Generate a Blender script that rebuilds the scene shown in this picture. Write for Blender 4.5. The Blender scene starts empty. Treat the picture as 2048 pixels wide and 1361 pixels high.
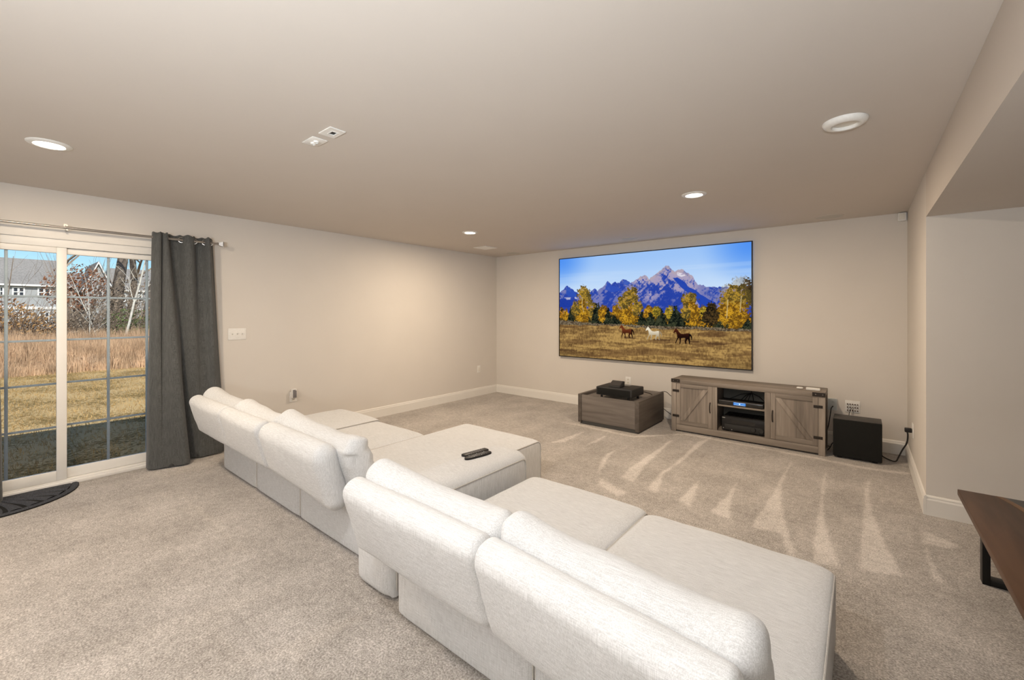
import bpy, bmesh, math, random
import numpy as np
from mathutils import Vector, Matrix, noise as mnoise

sc = bpy.context.scene
COL = sc.collection
PI = math.pi

# ------------------------------------------------------------------ camera, world, sun, exposure
CAMZ = 1.433
YAW = math.radians(39.3)
cam_d = bpy.data.cameras.new('camera')
cam = bpy.data.objects.new('camera', cam_d)
COL.objects.link(cam)
cam.location = (0, 0, CAMZ)
cam.rotation_euler = (PI / 2, 0, YAW)
cam_d.sensor_width = 36.0
cam_d.lens = 36.0 * 855.0 / 2048.0
cam_d.shift_y = -54.5 / 2048.0
cam_d.clip_start = 0.05
cam_d.clip_end = 600
sc.camera = cam

sc.view_settings.view_transform = 'Standard'
sc.view_settings.look = 'None'
sc.view_settings.gamma = 1.0
sc.view_settings.use_curve_mapping = False
sc.view_settings.exposure = 0.0

world = bpy.data.worlds.new('sky')
sc.world = world
world.use_nodes = True
wn = world.node_tree
wn.nodes.clear()
sky = wn.nodes.new('ShaderNodeTexSky')
sky.sky_type = 'NISHITA'
sky.sun_disc = False
sky.sun_elevation = math.radians(42)
sky.sun_rotation = math.radians(95)
sky.altitude = 300
sky.air_density = 1.0
sky.dust_density = 0.2
sky.ozone_density = 3.0
tint = wn.nodes.new('ShaderNodeMixRGB')
tint.blend_type = 'MULTIPLY'
tint.inputs[0].default_value = 1.0
tint.inputs[2].default_value = (0.80, 0.96, 1.05, 1)
bgn = wn.nodes.new('ShaderNodeBackground')
bgn.inputs[1].default_value = 0.125
wo = wn.nodes.new('ShaderNodeOutputWorld')
wn.links.new(sky.outputs[0], tint.inputs[1])
wn.links.new(tint.outputs[0], bgn.inputs[0])
wn.links.new(bgn.outputs[0], wo.inputs[0])

sun_d = bpy.data.lights.new('sun', 'SUN')
sun_d.energy = 5.6
sun_d.color = (1.0, 0.93, 0.82)
sun_d.angle = math.radians(0.6)
sun = bpy.data.objects.new('sun', sun_d)
COL.objects.link(sun)
sun.location = (20, -3, 30)
_el, _az = math.radians(43), math.radians(-6)
_dir = -Vector((math.cos(_el) * math.cos(_az), math.cos(_el) * math.sin(_az), math.sin(_el)))
sun.rotation_euler = _dir.to_track_quat('-Z', 'Y').to_euler()

FLASH_W = 145.0       # photographer's flash bounced off the ceiling behind the camera
CAN_W = 38.0         # each recessed ceiling light
flash_d = bpy.data.lights.new('bounce_flash', 'AREA')
flash_d.shape = 'DISK'
flash_d.size = 0.6
flash_d.spread = math.radians(150)
flash_d.energy = FLASH_W
flash_d.color = (0.88, 0.945, 1.0)
flash = bpy.data.objects.new('bounce_flash', flash_d)
COL.objects.link(flash)
flash.location = (0.10, -1.25, 1.40)
flash.rotation_euler = Vector((-0.32, 0.40, 0.86)).to_track_quat('-Z', 'Y').to_euler()

# ------------------------------------------------------------------ helpers
WLOC = {}

def wl(o):
    return WLOC.get(o.name, Vector((0, 0, 0)))

class MB:
    def __init__(s):
        s.v = []; s.f = []
    def raw(s, V, F):
        n = len(s.v)
        s.v.extend([tuple(p) for p in V]); s.f.extend([tuple(i + n for i in f) for f in F]); return s
    def box(s, x0, x1, y0, y1, z0, z1):
        V = [(x0,y0,z0),(x1,y0,z0),(x1,y1,z0),(x0,y1,z0),(x0,y0,z1),(x1,y0,z1),(x1,y1,z1),(x0,y1,z1)]
        return s.raw(V, [(0,3,2,1),(4,5,6,7),(0,1,5,4),(1,2,6,5),(2,3,7,6),(3,0,4,7)])
    def cyl(s, p0, p1, r0, r1=None, n=12, caps=True):
        r1 = r0 if r1 is None else r1
        p0, p1 = Vector(p0), Vector(p1); d = (p1 - p0).normalized()
        a = d.orthogonal().normalized(); b = d.cross(a)
        V = []; F = []
        for p, r in ((p0, r0), (p1, r1)):
            for i in range(n):
                t = 2 * PI * i / n
                V.append(p + (a * math.cos(t) + b * math.sin(t)) * r)
        for i in range(n):
            j = (i + 1) % n
            F.append((i, j, n + j, n + i))
        if caps:
            F.append(tuple(range(n - 1, -1, -1))); F.append(tuple(range(n, 2 * n)))
        return s.raw(V, F)
    def tube(s, pts, r, n=8, caps=True):
        pts = [Vector(p) for p in pts]; m = len(pts)
        rr = r if isinstance(r, (list, tuple)) else [r] * m
        V = []; F = []; a = None
        for k in range(m):
            d = (pts[min(k + 1, m - 1)] - pts[max(k - 1, 0)]).normalized()
            if a is None: a = d.orthogonal().normalized()
            else:
                a = (a - d * a.dot(d))
                a = a.normalized() if a.length > 1e-6 else d.orthogonal().normalized()
            b = d.cross(a)
            for i in range(n):
                t = 2 * PI * i / n
                V.append(pts[k] + (a * math.cos(t) + b * math.sin(t)) * rr[k])
        for k in range(m - 1):
            for i in range(n):
                j = (i + 1) % n
                F.append((k*n+i, k*n+j, (k+1)*n+j, (k+1)*n+i))
        if caps:
            F.append(tuple(range(n - 1, -1, -1))); F.append(tuple((m-1)*n + i for i in range(n)))
        return s.raw(V, F)
    def lathe(s, c, prof, n=32, axis='z'):
        V = []; F = []; m = len(prof)
        for (r, h) in prof:
            for i in range(n):
                t = 2 * PI * i / n
                x, y = r * math.cos(t), r * math.sin(t)
                if axis == 'z': V.append((c[0]+x, c[1]+y, c[2]+h))
                elif axis == 'y': V.append((c[0]+x, c[1]+h, c[2]+y))
                else: V.append((c[0]+h, c[1]+x, c[2]+y))
        for k in range(m - 1):
            for i in range(n):
                j = (i + 1) % n
                F.append((k*n+i, k*n+j, (k+1)*n+j, (k+1)*n+i))
        return s.raw(V, F)
    def prism(s, poly, axis, a, b):
        n = len(poly); V = []
        for h in (a, b):
            for (p, q) in poly:
                V.append({'x': (h, p, q), 'y': (p, h, q), 'z': (p, q, h)}[axis])
        F = [tuple(range(n - 1, -1, -1)), tuple(range(n, 2 * n))]
        for i in range(n):
            j = (i + 1) % n
            F.append((i, j, n + j, n + i))
        return s.raw(V, F)

def tag(o, label=None, cat=None, group=None, kind=None):
    if label: o['label'] = label
    if cat: o['category'] = cat
    if group: o['group'] = group
    if kind: o['kind'] = kind
    return o

def obj(name, mb, mat, parent=None, smooth=False, bevel=0.0, seg=2, kind=None, label=None, origin=None, ang=40):
    V = np.array(mb.v, dtype=float)
    if origin is None:
        lo, hi = V.min(0), V.max(0)
        origin = Vector(((lo[0]+hi[0])/2, (lo[1]+hi[1])/2, lo[2]))
    else: origin = Vector(origin)
    me = bpy.data.meshes.new(name)
    me.from_pydata((V - np.array(origin)).tolist(), [], mb.f)
    bm = bmesh.new(); bm.from_mesh(me)
    bmesh.ops.recalc_face_normals(bm, faces=bm.faces)
    if bevel > 0:
        ed = [e for e in bm.edges if len(e.link_faces) == 2 and e.calc_face_angle(0) > 0.5]
        bmesh.ops.bevel(bm, geom=ed, offset=bevel, segments=seg, profile=0.5, affect='EDGES', clamp_overlap=True)
    bm.to_mesh(me); bm.free()
    if smooth or bevel > 0:
        me.polygons.foreach_set('use_smooth', [True] * len(me.polygons))
        me.set_sharp_from_angle(angle=math.radians(ang))
    me.materials.append(mat)
    o = bpy.data.objects.new(name, me); COL.objects.link(o)
    WLOC[o.name] = origin
    if parent is not None:
        o.parent = parent; o.location = origin - wl(parent)
    else: o.location = origin
    if kind: o['kind'] = kind
    if label: o['label'] = label
    return o

def thing(name, loc, label, cat, group=None, kind=None):
    o = bpy.data.objects.new(name, None); COL.objects.link(o)
    o.empty_display_size = 0.1
    o.location = loc; WLOC[o.name] = Vector(loc)
    return tag(o, label, cat, group, kind)

def dup(root, delta, label=None):
    def rec(o, par):
        c = o.copy(); COL.objects.link(c); c.parent = par
        WLOC[c.name] = wl(o) + Vector(delta)
        for ch in list(o.children): rec(ch, c)
        return c
    r = rec(root, None); r.location = root.location + Vector(delta)
    if label: r['label'] = label
    return r

# ------------------------------------------------------------------ materials
def srgb(r, g, b):
    f = lambda c: (c/255/12.92 if c/255 <= 0.04045 else ((c/255+0.055)/1.055)**2.4)
    return (f(r), f(g), f(b), 1)

def mat(name, col, rough=0.6, metal=0.0, spec=0.3, noise=None, bump=None, coat=0):
    m = bpy.data.materials.new(name); m.use_nodes = True
    nt = m.node_tree; p = nt.nodes['Principled BSDF']
    p.inputs['Roughness'].default_value = rough
    p.inputs['Metallic'].default_value = metal
    p.inputs['Specular IOR Level'].default_value = spec
    tc = nt.nodes.new('ShaderNodeTexCoord')
    mp = nt.nodes.new('ShaderNodeMapping'); nt.links.new(tc.outputs['Object'], mp.inputs[0])
    nz = nt.nodes.new('ShaderNodeTexNoise'); nt.links.new(mp.outputs[0], nz.inputs['Vector'])
    sc_, amt, stretch = noise or (60, 0.04, (1, 1, 1))
    mp.inputs['Scale'].default_value = stretch
    nz.inputs['Scale'].default_value = sc_; nz.inputs['Detail'].default_value = 4
    cr = nt.nodes.new('ShaderNodeValToRGB')
    c = col[:3]
    cr.color_ramp.elements[0].position = 0.3; cr.color_ramp.elements[1].position = 0.7
    cr.color_ramp.elements[0].color = tuple(max(0, x*(1-amt)) for x in c) + (1,)
    cr.color_ramp.elements[1].color = tuple(min(1, x*(1+amt)) for x in c) + (1,)
    nt.links.new(nz.outputs['Fac'], cr.inputs[0])
    nt.links.new(cr.outputs[0], p.inputs['Base Color'])
    if bump:
        b = nt.nodes.new('ShaderNodeBump'); b.inputs['Strength'].default_value = bump[1]; b.inputs['Distance'].default_value = bump[2]
        n2 = nt.nodes.new('ShaderNodeTexNoise'); n2.inputs['Scale'].default_value = bump[0]; n2.inputs['Detail'].default_value = 3
        nt.links.new(tc.outputs['Object'], n2.inputs['Vector'])
        nt.links.new(n2.outputs['Fac'], b.inputs['Height']); nt.links.new(b.outputs[0], p.inputs['Normal'])
    return m

def emit(name, col, strength):
    m = bpy.data.materials.new(name); m.use_nodes = True
    nt = m.node_tree; nt.nodes.clear()
    e = nt.nodes.new('ShaderNodeEmission'); e.inputs[0].default_value = tuple(col[:3]) + (1,); e.inputs[1].default_value = strength
    o = nt.nodes.new('ShaderNodeOutputMaterial'); nt.links.new(e.outputs[0], o.inputs[0])
    return m

def wood(name, c0, c1, axis, scale=9.0, rough=0.55, streak=28):
    m = bpy.data.materials.new(name); m.use_nodes = True
    nt = m.node_tree; p = nt.nodes['Principled BSDF']; p.inputs['Roughness'].default_value = rough
    p.inputs['Specular IOR Level'].default_value = 0.25
    tc = nt.nodes.new('ShaderNodeTexCoord'); geo = nt.nodes.new('ShaderNodeNewGeometry')
    st = [streak] * 3; st['xyz'.index(axis)] = 1.6
    mp = nt.nodes.new('ShaderNodeMapping'); mp.inputs['Scale'].default_value = st
    nt.links.new(geo.outputs['Position'], mp.inputs[0])
    n1 = nt.nodes.new('ShaderNodeTexNoise'); n1.inputs['Scale'].default_value = 1.0; n1.inputs['Detail'].default_value = 7; n1.inputs['Distortion'].default_value = 0.6
    nt.links.new(mp.outputs[0], n1.inputs['Vector'])
    n2 = nt.nodes.new('ShaderNodeTexNoise'); n2.inputs['Scale'].default_value = 0.22; n2.inputs['Detail'].default_value = 2
    nt.links.new(mp.outputs[0], n2.inputs['Vector'])
    ad = nt.nodes.new('ShaderNodeMath'); ad.operation = 'ADD'
    nt.links.new(n1.outputs['Fac'], ad.inputs[0]); nt.links.new(n2.outputs['Fac'], ad.inputs[1])
    hf = nt.nodes.new('ShaderNodeMath'); hf.operation = 'MULTIPLY'; hf.inputs[1].default_value = 0.5
    nt.links.new(ad.outputs[0], hf.inputs[0])
    cr = nt.nodes.new('ShaderNodeValToRGB')
    cr.color_ramp.elements[0].position = 0.34; cr.color_ramp.elements[0].color = c0
    cr.color_ramp.elements[1].position = 0.66; cr.color_ramp.elements[1].color = c1
    nt.links.new(hf.outputs[0], cr.inputs[0]); nt.links.new(cr.outputs[0], p.inputs['Base Color'])
    b = nt.nodes.new('ShaderNodeBump'); b.inputs['Strength'].default_value = 0.12; b.inputs['Distance'].default_value = 0.002
    nt.links.new(n1.outputs['Fac'], b.inputs['Height']); nt.links.new(b.outputs[0], p.inputs['Normal'])
    return m

def fabric(name, c0, c1, axes=('x', 'z'), fine=330.0, long=16.0, bump=0.25, rough=0.95):
    m = bpy.data.materials.new(name); m.use_nodes = True
    nt = m.node_tree; p = nt.nodes['Principled BSDF']; p.inputs['Roughness'].default_value = rough
    p.inputs['Specular IOR Level'].default_value = 0.08
    p.inputs['Sheen Weight'].default_value = 0.15
    tc = nt.nodes.new('ShaderNodeTexCoord')
    outs = []
    for a in axes:
        st = [fine] * 3; st['xyz'.index(a)] = long
        mp = nt.nodes.new('ShaderNodeMapping'); mp.inputs['Scale'].default_value = st
        nt.links.new(tc.outputs['Object'], mp.inputs[0])
        n = nt.nodes.new('ShaderNodeTexNoise'); n.inputs['Scale'].default_value = 1.0; n.inputs['Detail'].default_value = 2
        nt.links.new(mp.outputs[0], n.inputs['Vector']); outs.append(n.outputs['Fac'])
    ad = nt.nodes.new('ShaderNodeMath'); ad.operation = 'ADD'
    nt.links.new(outs[0], ad.inputs[0]); nt.links.new(outs[1], ad.inputs[1])
    n3 = nt.nodes.new('ShaderNodeTexNoise'); n3.inputs['Scale'].default_value = 7; n3.inputs['Detail'].default_value = 4
    nt.links.new(tc.outputs['Object'], n3.inputs['Vector'])
    m3 = nt.nodes.new('ShaderNodeMath'); m3.operation = 'MULTIPLY_ADD'; m3.inputs[1].default_value = 0.14
    nt.links.new(n3.outputs['Fac'], m3.inputs[0]); nt.links.new(ad.outputs[0], m3.inputs[2])
    cr = nt.nodes.new('ShaderNodeValToRGB')
    cr.color_ramp.elements[0].position = 0.42 ; cr.color_ramp.elements[0].color = c0
    cr.color_ramp.elements[1].position = 0.70; cr.color_ramp.elements[1].color = c1
    hf = nt.nodes.new('ShaderNodeMath'); hf.operation = 'MULTIPLY'; hf.inputs[1].default_value = 0.5
    nt.links.new(m3.outputs[0], hf.inputs[0]); nt.links.new(hf.outputs[0], cr.inputs[0])
    nt.links.new(cr.outputs[0], p.inputs['Base Color'])
    b = nt.nodes.new('ShaderNodeBump'); b.inputs['Strength'].default_value = bump; b.inputs['Distance'].default_value = 0.002
    nt.links.new(ad.outputs[0], b.inputs['Height']); nt.links.new(b.outputs[0], p.inputs['Normal'])
    return m

M = {}
M['wall'] = mat('wall_paint', (0.675, 0.63, 0.575), 0.85, noise=(3, 0.01, (1,1,1)), bump=(350, 0.06, 0.001))
M['ceil'] = mat('ceiling_paint', (0.62, 0.565, 0.51), 0.9, noise=(2, 0.01, (1,1,1)), bump=(250, 0.05, 0.001))
M['trim'] = mat('white_trim_paint', (0.78, 0.75, 0.70), 0.45, noise=(5, 0.01, (1,1,1)))
M['vinyl'] = mat('white_vinyl', (0.78, 0.76, 0.72), 0.4, noise=(5, 0.01, (1,1,1)))
M['grille'] = mat('grille_bar_vinyl', (0.46, 0.50, 0.56), 0.5)
M['plastic'] = mat('white_plastic', (0.80, 0.78, 0.74), 0.4)
M['cream'] = mat('off_white_plastic', (0.74, 0.70, 0.62), 0.45)
M['slot'] = mat('dark_slot', (0.03, 0.03, 0.03), 0.6)
M['black'] = mat('black_plastic', (0.014, 0.013, 0.013), 0.45)
M['blackgloss'] = mat('dark_gloss_plastic', (0.02, 0.019, 0.019), 0.18, spec=0.5)
M['dark'] = mat('dark_charcoal', (0.028, 0.027, 0.026), 0.55, bump=(400, 0.1, 0.001))
M['subtop'] = mat('black_ash_vinyl', (0.055, 0.050, 0.046), 0.5, noise=(30, 0.25, (1, 6, 6)))
M['cloth_black'] = mat('black_speaker_cloth', (0.010, 0.010, 0.009), 0.95, noise=(500, 0.4, (1,1,1)), bump=(600, 0.3, 0.001))
M['metal'] = mat('brushed_nickel', (0.42, 0.40, 0.38), 0.33, metal=1.0, noise=(80, 0.05, (1,1,1)))
M['iron'] = mat('dark_iron', (0.035, 0.028, 0.024), 0.5, metal=0.4)
M['steel'] = mat('black_steel', (0.012, 0.012, 0.012), 0.4, metal=0.3)
M['bolt'] = mat('grey_bolt', (0.25, 0.22, 0.2), 0.4, metal=0.8)
M['grey'] = mat('grey_plastic', (0.20, 0.185, 0.185), 0.5)
M['greycov'] = mat('pale_grey_plastic', (0.52, 0.55, 0.55), 0.45)
M['brass'] = mat('dark_brass_post', (0.10, 0.06, 0.04), 0.4, metal=0.6)
M['grill'] = mat('speaker_grille_white', (0.55, 0.52, 0.47), 0.8, noise=(700, 0.25, (1,1,1)))
M['wx'] = wood('grey_oak_grain_x', (0.135, 0.112, 0.092, 1), (0.315, 0.268, 0.225, 1), 'x')
M['wz'] = wood('grey_oak_grain_z', (0.145, 0.120, 0.099, 1), (0.335, 0.285, 0.24, 1), 'z')
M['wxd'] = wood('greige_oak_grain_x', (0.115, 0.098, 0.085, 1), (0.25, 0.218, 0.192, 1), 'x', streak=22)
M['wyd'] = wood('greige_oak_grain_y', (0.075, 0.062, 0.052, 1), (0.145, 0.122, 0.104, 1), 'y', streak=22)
M['plinth'] = mat('dark_grey_plinth', (0.06, 0.058, 0.055), 0.6)
M['inner'] = mat('cabinet_back_board', (0.13, 0.125, 0.11), 0.7)
M['walnut'] = wood('walnut_slab', (0.052, 0.026, 0.015, 1), (0.125, 0.066, 0.038, 1), 'y', rough=0.4, streak=20)
M['sap'] = wood('walnut_sapwood', (0.13, 0.072, 0.038, 1), (0.20, 0.115, 0.06, 1), 'y', rough=0.4, streak=20)
M['resin'] = mat('black_resin', (0.012, 0.012, 0.012), 0.15, spec=0.6)
M['sofa'] = fabric('heathered_cream_fabric', (0.535, 0.535, 0.53, 1), (0.765, 0.768, 0.77, 1), fine=400.0, long=20.0)
M['piping'] = fabric('cream_piping_fabric', (0.48, 0.455, 0.42, 1), (0.66, 0.63, 0.59, 1))
M['curtain'] = fabric('charcoal_linen_curtain', (0.055, 0.057, 0.057, 1), (0.145, 0.148, 0.144, 1), axes=('z', 'y'), fine=620, long=12, bump=0.06)
M['mat'] = mat('charcoal_doormat', (0.050, 0.052, 0.059), 0.95, noise=(160, 0.5, (1,1,1)), bump=(220, 0.6, 0.004))
M['lens'] = emit('lit_lens', (1.0, 0.93, 0.82), 14.0)
M['display'] = emit('blue_display', (0.05, 0.25, 0.8), 0.9)
M['logo'] = emit('display_white', (0.7, 0.9, 1.0), 1.1)
M['label'] = mat('pale_logo_plate', (0.35, 0.35, 0.35), 0.4)

def glass_mat():
    m = bpy.data.materials.new('window_glass'); m.use_nodes = True
    nt = m.node_tree; nt.nodes.clear()
    t = nt.nodes.new('ShaderNodeBsdfTransparent'); t.inputs[0].default_value = (0.95, 0.97, 0.965, 1)
    g = nt.nodes.new('ShaderNodeBsdfGlossy'); g.inputs['Roughness'].default_value = 0.0
    fr = nt.nodes.new('ShaderNodeFresnel'); fr.inputs[0].default_value = 1.35
    mx = nt.nodes.new('ShaderNodeMixShader'); o = nt.nodes.new('ShaderNodeOutputMaterial')
    nt.links.new(fr.outputs[0], mx.inputs[0]); nt.links.new(t.outputs[0], mx.inputs[1]); nt.links.new(g.outputs[0], mx.inputs[2])
    nt.links.new(mx.outputs[0], o.inputs[0])
    return m
M['glass'] = glass_mat()

def carpet_mat():
    m = bpy.data.materials.new('beige_cut_pile_carpet'); m.use_nodes = True
    nt = m.node_tree; L = nt.links; p = nt.nodes['Principled BSDF']
    p.inputs['Roughness'].default_value = 1.0; p.inputs['Specular IOR Level'].default_value = 0.02
    p.inputs['Sheen Weight'].default_value = 0.2
    geo = nt.nodes.new('ShaderNodeNewGeometry')
    def nz(scale, detail, st=(1, 1, 1), rough=0.5):
        mp = nt.nodes.new('ShaderNodeMapping'); mp.inputs['Scale'].default_value = st
        L.new(geo.outputs['Position'], mp.inputs[0])
        n = nt.nodes.new('ShaderNodeTexNoise'); n.inputs['Scale'].default_value = scale; n.inputs['Detail'].default_value = detail
        n.inputs['Roughness'].default_value = rough
        L.new(mp.outputs[0], n.inputs['Vector']); return n.outputs['Fac']
    def math_(op, a, b):
        n = nt.nodes.new('ShaderNodeMath'); n.operation = op
        for i, x in enumerate((a, b)):
            if isinstance(x, (int, float)): n.inputs[i].default_value = x
            else: L.new(x, n.inputs[i])
        return n.outputs[0]
    tuft = nz(120, 4, rough=0.75)
    clump = nz(28, 3)
    lay = nz(2.6, 5, (1.0, 0.8, 1), 0.68)
    streak = nz(1.0, 3, (14, 1.1, 1))
    at = nt.nodes.new('ShaderNodeAttribute'); at.attribute_name = 'lay'
    f = math_('MULTIPLY', math_('SUBTRACT', tuft, 0.5), 2.5)
    f = math_('ADD', f, math_('MULTIPLY', math_('SUBTRACT', clump, 0.5), 0.55))
    f = math_('ADD', f, math_('MULTIPLY', math_('SUBTRACT', lay, 0.5), 0.75))
    f = math_('ADD', f, math_('MULTIPLY', math_('SUBTRACT', streak, 0.5), 0.07))
    f = math_('ADD', f, math_('MULTIPLY', at.outputs['Fac'], 0.30))
    f = math_('ADD', f, 0.46)
    cr = nt.nodes.new('ShaderNodeValToRGB')
    e = cr.color_ramp.elements
    e[0].position = 0.05; e[0].color = (0.195, 0.172, 0.147, 1)
    e[1].position = 1.0; e[1].color = (0.73, 0.675, 0.62, 1)
    k = e.new(0.5); k.color = (0.405, 0.366, 0.326, 1)
    L.new(f, cr.inputs[0]); L.new(cr.outputs[0], p.inputs['Base Color'])
    b = nt.nodes.new('ShaderNodeBump'); b.inputs['Strength'].default_value = 0.55; b.inputs['Distance'].default_value = 0.008
    h = math_('ADD', tuft, math_('MULTIPLY', clump, 0.6))
    L.new(h, b.inputs['Height']); L.new(b.outputs[0], p.inputs['Normal'])
    return m
M['carpet'] = carpet_mat()

# ------------------------------------------------------------------ room shell
XL, YB, XR, YW, H = -5.13, 5.823, 0.353, 4.221, 2.44
XE, YF = 3.6, -3.0                       # far right and front walls, behind the camera
SOF = 2.117
T = 0.15

VAC = [
[(-0.529,4.965),(-0.516,4.635),(-0.523,4.248),(-0.484,3.853),(-0.409,3.454),(-0.333,3.125),(-0.290,2.984),(-0.332,2.987),(-0.409,3.259),(-0.566,3.225),(-0.567,3.430),(-0.551,3.798),(-0.541,4.312)],
[(-0.262,5.082),(-0.240,4.479),(-0.235,4.057),(-0.203,3.701),(-0.145,3.299),(-0.095,3.036),(-0.216,2.990),(-0.231,3.293),(-0.239,3.645),(-0.248,4.047),(-0.258,4.626)],
[(0.053,4.799),(0.043,4.285),(0.066,3.894),(0.113,3.510),(0.176,3.141),(-0.012,3.070),(-0.006,3.413),(0.008,3.848),(0.018,4.264),(0.029,4.699)],
[(-0.815,4.009),(-0.802,3.868),(-0.767,3.558),(-0.712,3.258),(-0.847,3.284),(-0.827,3.477),(-0.821,3.711)],
[(0.296,3.660),(0.309,3.455),(0.337,3.179),(0.298,3.208),(0.294,3.425)],
[(0.315,3.898),(0.462,3.776),(0.410,3.692),(0.291,3.677)],
[(-1.643,4.900),(-1.621,4.514),(-1.591,4.109),(-1.580,3.877),(-1.524,3.642),(-1.492,3.443),(-1.615,3.480),(-1.661,3.745),(-1.661,4.088),(-1.657,4.442),(-1.665,4.788)],
[(-1.345,5.168),(-1.338,4.874),(-1.340,4.350),(-1.354,3.997),(-1.365,3.801),(-1.315,3.615),(-1.265,3.351),(-1.348,3.380),(-1.374,3.594),(-1.394,3.808),(-1.374,4.112),(-1.387,4.502),(-1.412,4.994)],
[(-1.080,3.862),(-1.045,3.653),(-0.981,3.275),(-1.092,3.333),(-1.079,3.479),(-1.078,3.651)],
[(-1.991,4.127),(-1.937,3.863),(-1.850,3.591),(-1.827,3.453),(-1.873,3.540),(-1.968,3.800),(-2.005,3.957)],
[(-2.584,4.540),(-2.546,4.020),(-2.661,3.903),(-2.632,4.115),(-2.614,4.408)],
[(-2.309,4.605),(-2.270,4.246),(-2.319,4.116),(-2.323,4.392)],
[(-1.760,3.362),(-1.541,3.247),(-1.439,3.208),(-1.475,3.109),(-1.702,3.218)],
[(-2.9,4.80),(-2.05,4.74),(-1.607,5.23),(-0.798,5.20),(-0.342,5.19),(0.027,5.142),(0.340,5.216),(0.334,5.145),(0.026,5.079),(-0.336,5.123),(-0.785,5.147),(-1.62,5.17),(-2.04,4.68),(-2.9,4.74)],
]

def inpoly(px, py, poly):
    inside = np.zeros(px.shape, bool); n = len(poly)
    for i in range(n):
        x0, y0 = poly[i]; x1, y1 = poly[(i + 1) % n]
        c = ((y0 > py) != (y1 > py))
        if y0 != y1:
            xi = (x1 - x0) * (py - y0) / (y1 - y0) + x0
            inside ^= (c & (px < xi))
    return inside

def build_floor():
    xs = np.concatenate([np.arange(XL, -2.8, 0.26), np.arange(-2.8, 0.56, 0.0125), np.arange(0.56, XE, 0.3), [XE]])
    ys = np.concatenate([np.arange(YF, 2.9, 0.26), np.arange(2.9, 5.4, 0.02), [5.6, YB]])
    gx, gy = np.meshgrid(xs, ys)
    lay = np.zeros(gx.shape)
    for P in VAC: lay[inpoly(gx, gy, P)] = 1.0
    for _ in range(1):
        k = lay.copy()
        k[1:-1, 1:-1] = (lay[1:-1, 1:-1]*2 + lay[:-2, 1:-1] + lay[2:, 1:-1] + lay[1:-1, :-2] + lay[1:-1, 2:]) / 6
        lay = k
    nx, ny = len(xs), len(ys)
    mb = MB()
    V = np.stack([gx.ravel(), gy.ravel(), np.zeros(gx.size)], 1)
    idx = np.arange(nx * ny).reshape(ny, nx)
    F = np.stack([idx[:-1, :-1].ravel(), idx[:-1, 1:].ravel(), idx[1:, 1:].ravel(), idx[1:, :-1].ravel()], 1)
    me = bpy.data.meshes.new('floor'); me.from_pydata(V.tolist(), [], F.tolist())
    a = me.attributes.new('lay', 'FLOAT', 'POINT'); a.data.foreach_set('value', lay.ravel().astype(np.float32))
    me.materials.append(M['carpet'])
    o = bpy.data.objects.new('floor', me); COL.objects.link(o)
    return tag(o, 'beige cut pile carpet with pale vacuum marks across the room', 'floor', kind='structure')
build_floor()

def struct(name, mb, m, label, cat, **k):
    return tag(obj(name, mb, m, **k), label, cat, kind='structure')

struct('ceiling', MB().box(XL - T, XE + T, YF - T, YB + T, H, H + 0.2), M['ceil'], 'smooth flat off white ceiling with recessed fixtures', 'ceiling')
struct('ceiling_soffit', MB().box(XR, XE, YF, YW, SOF, H - 0.001), M['ceil'], 'lower boxed ceiling drop along the right side', 'soffit')
DY0, DY1, DZ1 = -0.60, 1.34, 2.05       # door opening in the left wall
w = MB().box(XL - T, XL, YF - T, DY0, -0.1, H).box(XL - T, XL, DY1, YB + T, -0.1, H).box(XL - T, XL, DY0, DY1, DZ1, H)
struct('wall_left', w, M['wall'], 'long greige wall holding the sliding glass door', 'wall')
struct('wall_back', MB().box(XL, XR + 0.3, YB, YB + T, -0.1, H), M['wall'], 'greige end wall behind the mounted screen', 'wall')
struct('wall_right', MB().box(XR, XR + 0.3, YW + 0.001, YB, -0.1, H), M['wall'], 'short greige return wall right of the black subwoofer', 'wall')
struct('wall_wing', MB().box(XR + 0.0005, XE + T, YW, YW + 0.3, -0.1, SOF + 0.3), M['wall'], 'greige wall under the dropped soffit behind the slab table', 'wall')
struct('wall_far', MB().box(XE, XE + T, YF - T, YW, -0.1, H), M['wall'], 'greige side wall out of view right of the camera', 'wall')
struct('wall_front', MB().box(XL, XE, YF - T, YF, -0.1, H), M['wall'], 'greige wall behind the camera', 'wall')

def base_profile():     # (offset from wall, height)
    return [(0, 0), (0.016, 0), (0.016, 0.108), (0.012, 0.118), (0.012, 0.128), (0.006, 0.138), (0, 0.138)]
def baseboard(name, kind, a, b, c, label):
    P = base_profile()
    if kind == '+x': mb = MB().prism([(c + o, z) for o, z in P], 'y', a, b)      # face toward +x, runs along y
    elif kind == '-x': mb = MB().prism([(c - o, z) for o, z in P], 'y', a, b)
    elif kind == '-y': mb = MB().prism([(c - o, z) for o, z in P], 'x', a, b)    # face toward -y, runs along x
    # axis letter semantics: prism 'y' -> (p, h, q); prism 'x' -> (h, p, q)
    return struct(name, mb, M['trim'], label, 'baseboard')
baseboard('baseboard_left', '+x', 1.40, YB, XL, 'white baseboard along the long left wall')
baseboard('baseboard_back', '-y', XL + 0.016, XR - 0.016, YB, 'white baseboard under the mounted screen wall')
baseboard('baseboard_right', '-x', YW - 0.016, YB - 0.016, XR, 'white baseboard on the short return wall')
baseboard('baseboard_wing', '-y', XR + 0.0005, XE, YW, 'white baseboard under the slab table wall')

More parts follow.
